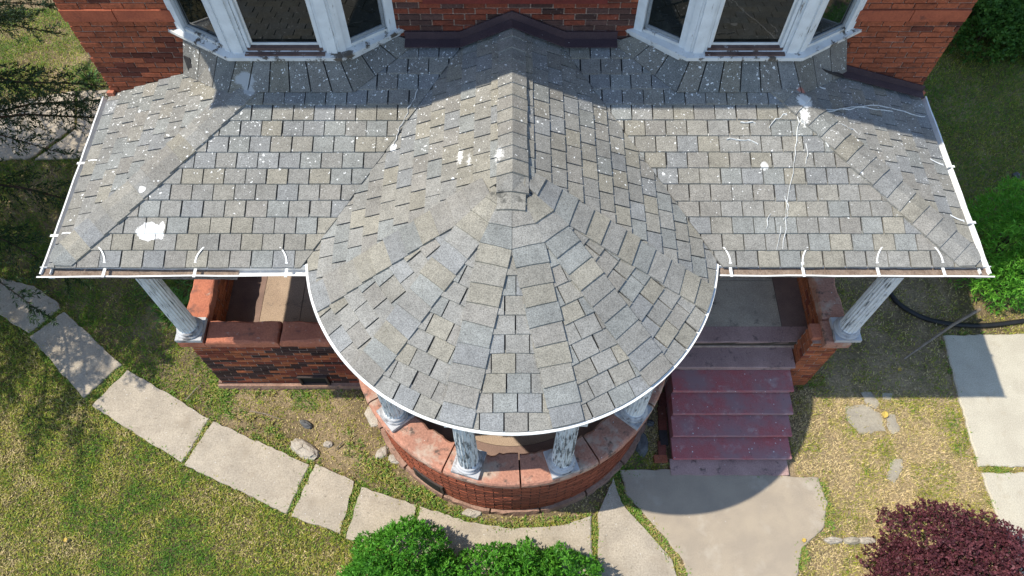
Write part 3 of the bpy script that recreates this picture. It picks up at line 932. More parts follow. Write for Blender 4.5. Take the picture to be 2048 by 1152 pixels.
# gutters
def gutter(ax, a0, a1, inner, outer, zdrop=(0, 0), debris=None):
    """open trough running along ax ('x' or 'y') from a0 to a1"""
    m = MB(); t = 0.006
    d = 1 if outer > inner else -1
    zt, zb = ZE + 0.0, ZE - 0.095
    prof = [(inner, zt), (inner, zb), (inner + d * 0.05, zb), (outer, zt - 0.002), (outer - d * 0.016, zt - 0.002), (outer - d * 0.016, zt - 0.012), (outer - d * t, zt - 0.012), (inner + d * 0.048, zb + t), (inner + d * t, zb + t), (inner + d * t, zt)]
    n = 12; k = len(prof)
    V = []
    for i in range(n + 1):
        f = i / n; a = a0 + (a1 - a0) * f; dz = zdrop[0] + (zdrop[1] - zdrop[0]) * f + random.uniform(-.003, .003)
        wv = random.uniform(-.004, .004)
        for (q, z) in prof:
            q2 = q + (wv if abs(q - inner) > 0.03 else 0)
            V.append((a, q2, z + dz) if ax == 'x' else (q2, a, z + dz))
    F = [[i * k + j, (i + 1) * k + j, (i + 1) * k + (j + 1) % k, i * k + (j + 1) % k] for i in range(n) for j in range(k)]
    F += [[0, 1, 8, 9], [1, 2, 7, 8], [2, 3, 6, 7], [n * k + 9, n * k + 8, n * k + 1, n * k], [n * k + 8, n * k + 7, n * k + 2, n * k + 1], [n * k + 7, n * k + 6, n * k + 3, n * k + 2]]
    m.add(V, F)
    g = m.build('gutter', M['white'], porch, origin='c')
    # end plate
    if debris:
        d0, d1, h0, h1 = debris
        mm = MB(); N = 26; VV = []
        for i in range(N + 1):
            f = i / N; a = d0 + (d1 - d0) * f; dz = zdrop[0] + (zdrop[1] - zdrop[0]) * ((a - a0) / (a1 - a0))
            for j in range(4):
                q = inner + d * t * 1.5 + (outer - inner - d * t * 3) * j / 3
                z = zb + t + (h0 + (h1 - h0) * f) + random.uniform(-.006, .006) + dz
                VV.append((a, q, z) if ax == 'x' else (q, a, z))
        FF = [[i * 4 + j, (i + 1) * 4 + j, (i + 1) * 4 + j + 1, i * 4 + j + 1] for i in range(N) for j in range(3)]
        mm.add(VV, FF).build('leaf_debris', M['debris'], g, origin='c')
    return g
def strap(g, x, y, dx, dy, sway=0.0, dz=0.0):
    """a gutter hanger: strip up the shingles and across the trough"""
    m = MB(); px, py = -dy, dx; w = 0.008
    pts = []
    for i in range(7):
        t = i / 6 * 0.14
        xx, yy = x - dx * (t + 0.015) + px * sway * t * 6 * t, y - dy * (t + 0.015) + py * sway * t * 6 * t
        pts.append((xx, yy, roofz(xx, yy) + 0.022))
    pts = pts[::-1] + [(x + dx * 0.03, y + dy * 0.03, ZE + 0.008 + dz), (x + dx * 0.125, y + dy * 0.125, ZE + 0.004 + dz)]
    for i, (a, b) in enumerate(zip(pts, pts[1:])):
        ww = w if i < 6 else 0.014
        m.hexa([(a[0] - px * ww, a[1] - py * ww, a[2] - .003), (b[0] - px * ww, b[1] - py * ww, b[2] - .003), (b[0] + px * ww, b[1] + py * ww, b[2] - .003), (a[0] + px * ww, a[1] + py * ww, a[2] - .003),
                (a[0] - px * ww, a[1] - py * ww, a[2]), (b[0] - px * ww, b[1] - py * ww, b[2]), (b[0] + px * ww, b[1] + py * ww, b[2]), (a[0] + px * ww, a[1] + py * ww, a[2])])
    m.build('strap', M['white'], g, origin='c')
gl = gutter('x', -4.535, -1.945, YE - 0.005, YE - 0.125, (-0.035, 0.0), debris=(-4.51, -2.65, 0.068, 0.012))
gr = gutter('x', 1.935, 4.535, YE - 0.005, YE - 0.125, (-0.005, -0.02), debris=(1.95, 4.5, 0.05, 0.055))
gsl = gutter('y', YE - 0.085, -0.03, -XE - 0.012, -XE - 0.115, (-0.03, 0.0), debris=(-2.2, -0.1, 0.02, 0.012))
gsr = gutter('y', YE - 0.085, -0.03, XE + 0.012, XE + 0.115, (-0.02, 0.0))
for px in (216, 396, 577): strap(gl, gp(px, 512, ZE)[0], YE - 0.005, 0, -1, random.choice((-.6, .6)), -0.02)
for px in (1457, 1600, 1748, 1878): strap(gr, gp(px, 512, ZE)[0], YE - 0.005, 0, -1, random.choice((-.5, .5)), -0.01)
for y in (-1.85, -0.95): strap(gsl, -XE - 0.01, y, -1, 0, .3, -0.02)
for y in (-1.7, -1.0): strap(gsr, XE + 0.01, y, 1, 0, .3, -0.01)
MB().ring(CX, CY, [(RR - 0.06, 3.27), (RR - 0.02, 3.30), (RR + 0.012, 3.345), (RR + 0.012, 3.385), (RR - 0.06, 3.385)], R(-96), R(96), 96).build('fascia', M['white'], porch, smooth=False)
MB().ring(CX, CY, [(RR - 0.04, 3.3852), (RR + 0.03, 3.3852), (RR + 0.03, 3.398), (RR - 0.04, 3.398)], R(-96), R(96), 96).build('drip_edge', M['white'], porch)
# ceiling and beams
ce = MB()
ce.box(-4.38, 4.38, YE + 0.02, -0.01, 3.22, 3.30)
ce.build('ceiling', M['ceiling'], porch)
ce = MB()
n = 48
ring = [(CX + (RR - 0.062) * math.sin(R(-100 + 200 * i / n)), CY - (RR - 0.062) * math.cos(R(-100 + 200 * i / n))) for i in range(n + 1)]
ce.prism(ring[::-1] if False else ring, 3.215, 3.262).build('ceiling', M['ceiling'], porch)
for s in (-1, 1):
    xa, xb = sorted((s * 1.9, s * 4.0))
    MB().box(xa, xb, -2.02, -1.78, 3.10, 3.21).build('beam', M['column'], porch)
    xa, xb = sorted((s * 3.74, s * 3.98))
    MB().box(xa, xb, -1.775, -0.01, 3.102, 3.208).build('beam', M['column'], porch)
MB().ring(CX, CY, [(1.60, 3.10), (1.82, 3.10), (1.82, 3.21), (1.60, 3.21)], R(-85), R(85), 60).build('beam', M['column'], porch)

# ------------------------------------------------------------------ porch base, parapets, floor
par = MB()
par.box(-3.93, -1.60, -2.03, -1.80, 0.0, ZC - 0.13)
par.box(-3.93, -3.74, -1.80, -0.01, 0.0, ZC - 0.132)
par.box(3.78, 3.94, -1.80, -0.01, 0.0, ZC - 0.132)
par.box(3.60, 3.94, -2.03, -1.80, 0.0, ZC - 0.13)
par.box(-3.735, 3.775, -1.81, -0.01, 0.0, ZF - 0.1)
par.ring(CX, CY, [(0.02, 0.0), (1.575, 0.0), (1.575, ZF - 0.1), (0.02, ZF - 0.1)], R(-88), R(88), 40)
pw = par.build('parapet_wall', M['mortar_pale'], porch)
cw = MB().ring(CX, CY, [(1.58, 0.0), (1.838, 0.0), (1.838, ZC - 0.13), (1.58, ZC - 0.13)], R(-90), R(90), 72).build('curved_wall', M['mortar_dark'], porch)
brick_wall('porch', pw, (0, -2.03, 0), (1, 0, 0), (0, -1, 0), -3.935, -1.72, 0.10, ZC - 0.13, 'front')
brick_wall('porch', pw, (-3.93, 0, 0), (0, 1, 0), (-1, 0, 0), -2.03, -0.02, 0.10, ZC - 0.13, 'front')
brick_wall('porch', pw, (3.78, 0, 0), (0, 1, 0), (-1, 0, 0), -1.80, -0.02, ZF, ZC - 0.13, 'bright')
brick_wall('porch', pw, (-3.74, 0, 0), (0, 1, 0), (1, 0, 0), -1.80, -0.02, ZF, ZC - 0.13, 'bright')
brick_wall('porch', pw, (0, -2.03, 0), (1, 0, 0), (0, -1, 0), 3.60, 3.945, 0.0, ZC - 0.13, 'bright')
brick_wall('porch', pw, (3.60, 0, 0), (0, 1, 0), (-1, 0, 0), -2.035, -1.80, 0.0, ZC - 0.13, 'bright')
brick_wall('porch', pw, (3.94, 0, 0), (0, 1, 0), (1, 0, 0), -2.035, -1.5, 0.0, ZC - 0.13, 'bright')
# curved brickwork
rows = int(round((ZC - 0.13 - 0.10) / BH)); bh = (ZC - 0.23) / rows
VENTS = [(-41, -27)]
for i in range(rows):
    za, zb = 0.10 + i * bh + MJ / 2, 0.10 + (i + 1) * bh - MJ / 2
    n = 27; da = 180.0 / n; off = da / 2 if i % 2 else 0
    for k in range(-1, n):
        a = -90 + k * da + off + MJ / 2 / 1.84 * 57.3; b = -90 + (k + 1) * da + off - MJ / 2 / 1.84 * 57.3
        a, b = max(a, -90), min(b, 88)
        if b - a < 1: continue
        if any(v0 < (a + b) / 2 < v1 for v0, v1 in VENTS) and zb < 0.42: continue
        ro = 1.845 + random.uniform(-.003, .005); ri = 1.80
        P = [(CX + r * math.sin(R(t)), CY - r * math.cos(R(t)), z) for z in (za, zb) for (t, r) in ((a, ro), (b, ro), (b, ri), (a, ri))]
        CAND['porch'].append((px_area([P[0], P[1], P[5], P[4]]), cw, P, brick_col(a * 0.03, za, 'round')))
for key in ('house', 'porch'):
    L = [c for c in CAND[key] if c[0] > 6]
    L.sort(key=lambda c: -c[0])
    print(key, 'bricks', len(L))
    for c in L[:300]:
        MB().hexa(c[2]).build('brick', M['brick'], c[1], 'c', col=c[3])
    rest = L[300:] + [c for c in CAND[key] if c[0] <= 6]
    for part in (hw, pw, cw):
        m = MB()
        for c in rest:
            if c[1] is part: m.hexa(c[2], c[3])
        if m.F: m.build('brick_field', M['brick'], part, kind='stuff')
# foundation stone course
MB().box(-3.99, -1.80, -2.085, -2.04, -0.05, 0.095, jit=0.012).build('foundation_stone', M['plinth_stone'], porch)
MB().box(-3.99, -3.945, -2.03, -0.02, -0.05, 0.095, jit=0.008).build('foundation_stone', M['plinth_stone'], porch)
for k in range(9):
    a0, a1 = -84 + k * 19, -84 + (k + 1) * 19 - 0.7
    w = random.uniform(-0.01, 0.025)
    MB().ring(CX, CY, [(1.80, -0.05), (1.90 + w, -0.05), (1.885 + w, 0.085), (1.80, 0.094)], R(a0), R(a1), 8, wob=lambda i, j: random.uniform(-.012, .012)).build('foundation_stone', M['plinth_stone'], porch)

# coping stones
def stone(poly, z0, z1, mat, nm='coping_stone', rnd=0.03, step=0.09, amp=0.006, label=None):
    """a block with softened, slightly chipped upper edges"""
    poly = rough_poly(poly, step, amp)
    n = len(poly); cx = sum(p[0] for p in poly) / n; cy = sum(p[1] for p in poly) / n
    V = []
    def lay(ins, z, j):
        for p in poly:
            dx, dy = p[0] - cx, p[1] - cy; L = math.hypot(dx, dy)
            V.append((p[0] - dx / L * ins + random.uniform(-j, j), p[1] - dy / L * ins + random.uniform(-j, j), z + random.uniform(-j, j)))
    lay(0, z0, 0.002); lay(0, z1 - rnd, 0.004); lay(rnd * 0.35, z1 - rnd * 0.3, 0.003); lay(rnd, z1, 0.0015)
    F = [[l * n + i, l * n + (i + 1) % n, (l + 1) * n + (i + 1) % n, (l + 1) * n + i] for l in range(3) for i in range(n)]
    F.append([3 * n + i for i in range(n)]); F.append(list(range(n))[::-1])
    o = build(nm, V, F, mat, porch, 'c')
    if label: prop(o, label)
    return o
def rect(x0, x1, y0, y1): return [(x0, y0), (x1, y0), (x1, y1), (x0, y1)]
ZK = ZC - 0.13
stone(rect(-4.01, -3.70, -2.08, -1.775), ZK, ZC, M['sandstone'])
stone(rect(-4.00, -3.715, -1.768, -0.95), ZK, ZC, M['sandstone'], amp=0.014)
stone(rect(-4.00, -3.715, -0.943, -0.02), ZK, ZC, M['sandstone'], amp=0.014)
stone(rect(-3.692, -2.82, -2.08, -1.785), ZK, ZC, M['sandstone'], rnd=0.04)
stone(rect(-2.806, -1.86, -2.075, -1.785), ZK, ZC, M['sandstone'], rnd=0.05)
stone(rect(3.70, 4.01, -2.09, -1.775), ZK, ZC, M['sandstone_grey'])
stone(rect(3.72, 4.00, -1.768, -0.9), ZK, ZC, M['sandstone_grey'], amp=0.014)
stone(rect(3.72, 4.00, -0.893, -0.02), ZK, ZC, M['sandstone_grey'], amp=0.014)
MB().box(3.58, 3.70, -1.99, -1.80, ZK, ZC - 0.05, jit=.006).build('pier_cap', M['sandstone'], porch)
segs = [(-88, -60), (-59.4, -24), (-23.4, 2.5), (3.1, 30), (30.6, 58), (58.6, 88)]
for k, (a0, a1) in enumerate(segs):
    n = max(6, int((a1 - a0) / 1.5))
    prof = [(1.545, ZK), (1.895, ZK), (1.90, ZC - 0.04), (1.885, ZC - 0.01), (1.86, ZC), (1.57, ZC), (1.548, ZC - 0.02)]
    ragged = [float(fbm(k * 7 + i * 0.33, 5, 9)) for i in range(n + 1)]
    def wob(i, j, ragged=ragged, k=k):
        v = random.uniform(-.003, .003)
        if j in (0, 5, 6): v += (ragged[i] - 0.5) * (0.11 if k in (1, 2) else 0.05)
        return v
    dz = random.uniform(-.006, .004)
    MB().ring(CX, CY, [(r, z + dz) for r, z in prof], R(a0), R(a1), n, wob=wob).build('coping_stone', M['sandstone_grey'] if k != 1 else M['sandstone_grey'], porch, 'c')

# floor
fl = MB()
fl.box(-3.735, 3.775, -1.80, -0.01, ZF - 0.1, ZF - 0.006)
fl.ring(CX, CY, [(0.02, ZF - 0.1), (1.57, ZF - 0.1), (1.57, ZF - 0.007), (0.02, ZF - 0.007)], R(-88), R(88), 60)
flo = fl.build('floor', M['joint'], porch)
def fslab(poly, mat, z=ZF): MB().prism(poly, ZF - 0.05, z).build('floor_slab', mat, flo, 'c')
fslab(rect(-3.732, -3.30, -1.795, -0.02), M['floor_edge'])
fslab(rect(-3.294, -2.78, -1.795, -0.02), M['floor'], ZF + .001)
fslab(rect(-2.772, -1.30, -1.795, -0.02), M['floor'])
fslab(rect(-1.294, 1.30, -1.795, -0.02), M['floor'])
fslab(rect(1.306, 3.44, -1.58, -0.90), M['floor_grey'], ZF + .001)
fslab(rect(1.306, 3.44, -0.893, -0.02), M['floor_grey'])
fslab(rect(3.446, 3.772, -1.58, -0.02), M['floor_edge'])
n = 44
arc = [(CX + 1.28 * math.sin(R(-80 + 160 * i / n)), CY - 1.28 * math.cos(R(-80 + 160 * i / n))) for i in range(n + 1)]
fslab([p for p in arc if p[1] < -1.80], M['floor'])
MB().ring(CX, CY, [(1.285, ZF - 0.05), (1.56, ZF - 0.05), (1.56, ZF - 0.001), (1.285, ZF - 0.001)], R(-86), R(86), 50).build('floor_slab', M['floor_edge'], flo, 'c')

# steps
nos = [(-1.80, 0.88), (-2.09, 0.735), (-2.35, 0.585), (-2.60, 0.44), (-2.845, 0.295), (-3.095, 0.15)]
prev = -1.58
for k, (y, z) in enumerate(nos):
    mat = M['step_grey'] if k < 2 else M['step_red']
    x0 = 2.02 - (0.0 if k != 1 else 0.01); x1 = 3.585 - 0.012 * k + random.uniform(-.008, .008)
    if k == 0: x0, x1 = 1.35, 3.76
    st = bpy.data.objects.new('step', None); o_ = Vector(((x0 + x1) / 2, (y + prev) / 2, 0)); ORG[st] = o_
    COL.objects.link(st); st.parent = porch; st.location = o_ - ORG[porch]
    # tread with a softened nosing
    prof = [(prev - 0.002, z - 0.045), (y + 0.006, z - 0.045), (y, z - 0.036), (y, z - 0.008), (y + 0.008, z), (prev - 0.002, z + 0.001)]
    N = 14; V = []
    for i in range(N + 1):
        x = x0 + (x1 - x0) * i / N
        for j, (yy, zz) in enumerate(prof):
            q = random.uniform(-.003, .003) if j in (2, 3, 4) else 0
            V.append((x, yy + q, zz + q * .5))
    kk = len(prof)
    F = [[i * kk + j, i * kk + (j + 1) % kk, (i + 1) * kk + (j + 1) % kk, (i + 1) * kk + j] for i in range(N) for j in range(kk)] + [list(range(kk))[::-1], [N * kk + j for j in range(kk)]]
    build('tread', V, F, mat, st, 'c')
    MB().box(x0 + 0.015, x1 - 0.015, y + 0.032, prev - 0.01, 0.0, z - 0.046).build('riser', mat, st, 'c')
    prev = y + 0.03
MB().prism(rough_poly(rect(2.0, 3.50, -3.27, -3.06), 0.1, 0.01), -0.05, 0.035).build('footing', M['step_grey'], porch)
# vents
def vent_box(x0, x1, z0, z1, y):
    fr = MB()
    for (a, b, c, d) in ((x0, x1, z0, z0 + .03), (x0, x1, z1 - .03, z1), (x0, x0 + .03, z0 + .0305, z1 - .0305), (x1 - .03, x1, z0 + .0305, z1 - .0305)):
        fr.box(a, b, y - 0.035, y + 0.01, c, d)
    v = fr.build('vent', M['iron'], porch, 'c')
    MB().box(x0 + .03, x1 - .03, y - 0.012, y + 0.008, z0 + .03, z1 - .03).build('vent_opening', M['black'], v, 'c')
vent_box(-2.86, -2.47, 0.10, 0.36, -2.037)
v = MB().ring(CX, CY, [(1.79, 0.10), (1.862, 0.10), (1.862, 0.42), (1.79, 0.42)], R(-41), R(-27), 8).build('vent', M['iron'], porch, 'c')
MB().ring(CX, CY, [(1.85, 0.14), (1.866, 0.14), (1.866, 0.38), (1.85, 0.38)], R(-39.5), R(-28.5), 8).build('vent_opening', M['black'], v, 'c')

# columns
def column(x, y, rot, mat, label=None):
    o = bpy.data.objects.new('column', None); z0 = ZC; ORG[o] = Vector((x, y, z0))
    COL.objects.link(o); o.parent = porch; o.location = Vector((x, y, z0)) - ORG[porch]
    b = MB(); q = 0.155; c, s = math.cos(rot), math.sin(rot)
    b.prism([(x + c * u - s * w, y + s * u + c * w) for u, w in ((-q, -q), (q, -q), (q, q), (-q, q))], z0 - 0.002, z0 + 0.055)
    b.build('plinth', M['plinth'], o)
    prof = [(0.145, 0.056), (0.153, 0.068), (0.153, 0.082), (0.143, 0.095), (0.125, 0.10), (0.12, 0.112), (0.134, 0.12), (0.136, 0.132), (0.122, 0.142), (0.10, 0.145)]
    t = MB(); N = 32; k = len(prof); V = []; F = []
    for i in range(N):
        a = 2 * math.pi * i / N
        V += [(x + r * math.cos(a), y + r * math.sin(a), z0 + z) for r, z in prof]
    F = [[i * k + j, ((i + 1) % N) * k + j, ((i + 1) % N) * k + j + 1, i * k + j + 1] for i in range(N) for j in range(k - 1)]
    t.add(V, F).build('base_ring', M['plinth'], o, smooth=True)
    NF, SUB = 20, 6; N = NF * SUB; V = []; F = []
    zs = [0.143, 0.17, 0.6, 1.0, 1.35, 1.50]
    H = 3.105 - ZC
    for h in zs + [H - 0.09]:
        f = (h - 0.143) / (H - 0.09 - 0.143)
        r0 = 0.112 - 0.016 * f ** 1.4
        for i in range(N):
            u = (i % SUB) / SUB
            fl = 0.0105 * math.sin(math.pi * u) ** 0.7 if h not in (0.143,) else 0.0
            a = 2 * math.pi * i / N
            V.append((x + (r0 - fl) * math.cos(a), y + (r0 - fl) * math.sin(a), z0 + h))
    for l in range(len(zs)):
        F += [[l * N + i, l * N + (i + 1) % N, (l + 1) * N + (i + 1) % N, (l + 1) * N + i] for i in range(N)]
    build('shaft', V, F, mat, o)
    MB().box(x - .14, x + .14, y - .14, y + .14, z0 + H - 0.09, z0 + H).build('capital', M['column'], o)
column(-3.86, -1.925, 0.0, M['column'])
column(3.95, -1.925, 0.0, M['column'])
for a in (-50.5, -16.5, 17.5, 51.5):
    column(CX + 0.02 + 1.72 * math.sin(R(a)), CY - 1.72 * math.cos(R(a)), R(a), M['column_worn'] if abs(a) < 30 else M['column'])
# ------------------------------------------------------------------ grass
def inpoly_np(x, y, poly):
    c = np.zeros(len(x), bool); n = len(poly)
    for i in range(n):
        (x1, y1), (x2, y2) = poly[i - 1], poly[i]
        if y1 == y2: continue
        k = ((y1 > y) != (y2 > y)) & (x < (x2 - x1) * (y - y1) / (y2 - y1) + x1)
        c ^= k
    return c
FLAGS = [[(1690, 815), (1725, 808), (1760, 825), (1772, 862), (1720, 868), (1695, 840)], [(1722, 785), (1742, 783), (1760, 805), (1752, 818), (1730, 804)], [(1765, 785), (1785, 786), (1782, 800), (1766, 798)],
         [(1772, 830), (1790, 828), (1800, 860), (1785, 868), (1774, 850)], [(1785, 920), (1805, 918), (1804, 940), (1790, 968), (1772, 955)], [(1640, 905), (1655, 903), (1652, 915)]]
FLAGW = [inset_px(p) for p in FLAGS]

def lawn():
    n = 1250000
    x = rng.uniform(-9.5, 9.5, n); y = rng.uniform(-5.1, 5.5, n)
    keep = np.ones(n, bool)
    for p in POLY:
        cx = np.mean([q[0] for q in p]); cy = np.mean([q[1] for q in p])
        pp = [(cx + (q[0] - cx) * 0.985, cy + (q[1] - cy) * 0.985) for q in p]
        keep &= ~inpoly_np(x, y, pp)
    for p in FLAGW:
        cx = np.mean([q[0] for q in p]); cy = np.mean([q[1] for q in p])
        keep &= ~(inpoly_np(x, y, [(cx + (q[0] - cx) * .9, cy + (q[1] - cy) * .9) for q in p]) & (rng.random(n) < .97))
    keep &= ~((x > -3.99) & (x < 4.0) & (y > -2.09))
    keep &= ~((np.hypot(x - CX, y - CY) < 1.90) & (y < CY))
    keep &= ~((x > 1.98) & (x < 3.6) & (y > -3.28) & (y < -1.8))
    keep &= ~((np.abs(x) < HW + .02) & (y > -0.02))
    # visible area only
    yy = y - CAMY; d = yy * _ct + CAMZ * _st
    px = 1024 + (x - CAMX) * FPX / d; py = 576 - (yy * _st - CAMZ * _ct) / d * FPX
    keep &= (px > -60) & (px < 2110) & (py > -40) & (py < 1200)
    # inside the path curve is a bare planting bed
    pathx = np.array([-8, *[q[0] for q in inset_px([(0, 556), (118, 607), (245, 730), (420, 838), (620, 930), (834, 1010), (1020, 1057), (1186, 1032)])]])
    pathy = np.array([0, *[q[1] for q in inset_px([(0, 556), (118, 607), (245, 730), (420, 838), (620, 930), (834, 1010), (1020, 1057), (1186, 1032)])]])
    side = y > np.interp(x, pathx, pathy)
    n1 = fbm(x * 0.9, y * 0.9, 1, 4); n2 = fbm(x * 3.1, y * 3.1, 5, 3); n3 = fbm(x * 9, y * 9, 8, 2)
    left = x < 1.7
    dens = np.full(n, 0.85)
    bed = left & side & (x > -3.9)
    shade = left & side & (x <= -3.9)
    dens = np.where(bed, 0.22 + 0.75 * np.clip((n2 - 0.45) * 3.2, 0, 1), dens)
    dens = np.where(shade, 0.35 + 0.6 * np.clip((n2 - 0.35) * 3, 0, 1), dens)
    front = (~left) & (y < -1.9)
    mulch = (~left) & (y >= -2.2) & (y < -0.25) & (x > 4)
    dens = np.where(front, 0.55 + 0.3 * n2, dens)
    dens = np.where(mulch, 0.12 + 0.4 * np.clip((n2 - 0.42) * 3, 0, 1), dens)
    keep &= rng.random(n) < dens * 0.92
    # greenness 0 = straw, 1 = green
    g = np.full(n, 0.6)
    lawnl = left & ~side
    g = np.where(lawnl, 0.47 + 0.8 * (n1 - 0.45) + 1.0 * (n2 - 0.45), g)
    g = np.where(bed, 0.12 + 0.9 * np.clip((n2 - 0.46) * 3, 0, 1), g)
    g = np.where(shade, 0.25 + 0.8 * n2, g)
    g = np.where(front, -0.32 + 0.95 * np.clip((n2 - 0.30) * 1.7, 0, 1) + 0.25 * np.clip((x - 5.0), 0, 1), g)
    g = np.where(mulch, 0.0 + 0.5 * n2, g)
    back = (~left) & (y >= -0.25)
    g = np.where(back, 0.35 + 0.5 * n1, g)
    g = np.clip(g + rng.normal(0, 0.22, n) + 0.25 * (n3 - 0.5), 0, 1)
    idx = np.where(keep)[0]
    x, y, g = x[idx], y[idx], g[idx]; n3 = n3[idx]; lw = lawnl[idx]; sh = shade[idx]; bd = bed[idx]
    k = len(idx); print('blades', k)
    ln = rng.uniform(0.024, 0.06, k) * (0.75 + 0.6 * n3); az = rng.uniform(0, 2 * math.pi, k)
    ln = np.where(bd, ln * 0.8, ln)
    el = rng.uniform(R(10), R(62), k); w = rng.uniform(0.003, 0.0068, k)
    V = np.zeros((k, 3, 3))
    dx, dy = np.cos(az), np.sin(az)
    z0 = GZ + rng.uniform(0, 0.012, k)
    V[:, 0] = np.stack([x - dy * w, y + dx * w, z0], 1); V[:, 1] = np.stack([x + dy * w, y - dx * w, z0], 1)
    V[:, 2] = np.stack([x + dx * ln * np.cos(el), y + dy * ln * np.cos(el), z0 + ln * np.sin(el)], 1)
    straw = np.array((0.58, 0.455, 0.24)); yel = np.array((0.34, 0.32, 0.04)); grn = np.array((0.15, 0.25, 0.022)); dk = np.array((0.07, 0.17, 0.018))
    gg = g[:, None]
    c = np.where(gg < 0.35, straw + (yel - straw) * (gg / 0.35), np.where(gg < 0.7, yel + (grn - yel) * ((gg - 0.35) / 0.35), grn + (dk - grn) * ((gg - 0.7) / 0.3)))
    c = c * rng.uniform(0.5, 1.45, (k, 1))
    build('lawn_grass', V.reshape(-1, 3), np.arange(3 * k).reshape(-1, 3), M['grass'], origin=(0, -2, 0), col=c,
          label='patchy green and straw coloured grass around the porch and walks', cat='grass', kind='stuff')
lawn()

def tuft(cx, cy, n, rad, ln, colr, wid=0.006, lean=(20, 75)):
    V, F, C = [], [], []
    for _ in range(n):
        a = random.uniform(0, 6.283); r = rad * math.sqrt(random.random()); x, y = cx + r * math.cos(a), cy + r * math.sin(a)
        az = random.uniform(0, 6.283) if rad > ln else a + random.uniform(-.8, .8); e = R(random.uniform(*lean)); L = ln * random.uniform(.5, 1.1); w = wid * random.uniform(.7, 1.3)
        dx, dy = math.cos(az), math.sin(az); b = len(V)
        m = (x + dx * L * .55 * math.cos(e), y + dy * L * .55 * math.cos(e), L * .55 * math.sin(e)); t = (x + dx * L * math.cos(e * .7), y + dy * L * math.cos(e * .7), L * .8 * math.sin(e * .8))
        V += [(x - dy * w, y + dx * w, -0.02), (x + dy * w, y - dx * w, -0.02), (m[0] + dy * w * .8, m[1] - dx * w * .8, m[2]), (m[0] - dy * w * .8, m[1] + dx * w * .8, m[2]), t]
        F += [[b, b + 1, b + 2, b + 3], [b + 3, b + 2, b + 4]]
        c = tuple(np.array(colr) * random.uniform(.6, 1.35)); C += [c, c]
    return V, F, C
V, F, C = [], [], []
for (px, py, n, rad, ln) in ((342, 560, 190, 0.34, 0.34), (352, 620, 110, 0.22, 0.28), (330, 520, 90, 0.2, 0.3)):
    p = gp(px, py); v, f, c = tuft(p[0], p[1], n, rad, ln, (0.08, 0.20, 0.03), 0.008)
    F += [[i + len(V) for i in q] for q in f]; V += v; C += c
build('long_grass_clump', V, F, M['grass'], origin=(*gp(342, 570)[:2], 0), col=C, label='clump of long dark green grass against the porch side wall', cat='grass clump')
V, F, C = [], [], []
p = gp(183, 165); V, F, C = tuft(p[0], p[1], 70, 0.12, 0.30, (0.08, 0.17, 0.03), 0.008)
build('long_grass_clump', V, F, M['grass'], origin=(*p[:2], 0), col=C, label='tuft of long green grass beside the corner of the house wall', cat='grass clump')
# weeds growing in the joints
V, F, C = [], [], []
J = []
def joint(a, b, n, w=0.03):
    for _ in range(n):
        t = random.random(); p = gp(a[0] + (b[0] - a[0]) * t, a[1] + (b[1] - a[1]) * t); J.append((p[0] + random.uniform(-w, w), p[1] + random.uniform(-w, w)))
joint((421, 840), (366, 928), 26, .02); joint((626, 928), (578, 1030), 30, .02); joint((716, 966), (687, 1074), 45, .035); joint((1190, 1030), (1192, 1120), 26, .03)
joint((1232, 950), (1250, 1003), 26, .03); joint((1250, 1003), (1298, 1058), 30, .03); joint((1298, 1058), (1368, 1150), 34, .04); joint((1960, 940), (2030, 940), 22, .03)
joint((125, 620), (60, 670), 26, .04); joint((250, 735), (176, 805), 34, .04); joint((1340, 930), (1500, 946), 28, .02); joint((1000, 1050), (1170, 1036), 50, .05); joint((780, 960), (960, 1042), 70, .07)
joint((836, 1010), (830, 1030), 4); joint((1640, 960), (1660, 1060), 50, .05); joint((1605, 1095), (1600, 1150), 30, .06); joint((1590, 770), (1640, 760), 30, .06); joint((445, 782), (740, 790), 40, .06); joint((430, 760), (450, 790), 26, .06)
joint((420, 790), (560, 880), 60, .12); joint((700, 880), (780, 960), 50, .12)
for w in POLY[:9]:
    for (a, b) in zip(w, w[1:] + w[:1]):
        for _ in range(int(math.hypot(b[0] - a[0], b[1] - a[1]) * 17)):
            t = random.random(); J.append((a[0] + (b[0] - a[0]) * t + random.gauss(0, .022), a[1] + (b[1] - a[1]) * t + random.gauss(0, .022)))
for w in POLY[9:12]:
    for (a, b) in zip(w, w[1:] + w[:1]):
        for _ in range(int(math.hypot(b[0] - a[0], b[1] - a[1]) * 9)):
            t = random.random(); J.append((a[0] + (b[0] - a[0]) * t + random.gauss(0, .02), a[1] + (b[1] - a[1]) * t + random.gauss(0, .02)))
for (x, y) in J:
    g = random.random(); cc = (0.15, 0.26, 0.035) if g < .55 else (0.34, 0.31, 0.08)
    v, f, c = tuft(x, y, 7, 0.028, 0.06, cc, 0.006, (15, 60))
    F += [[i + len(V) for i in q] for q in f]; V += v; C += c
build('joint_weeds', V, F, M['grass'], origin=(0, -3, 0), col=C, label='small weeds growing in slab joints and along the porch base', cat='weeds', kind='stuff')

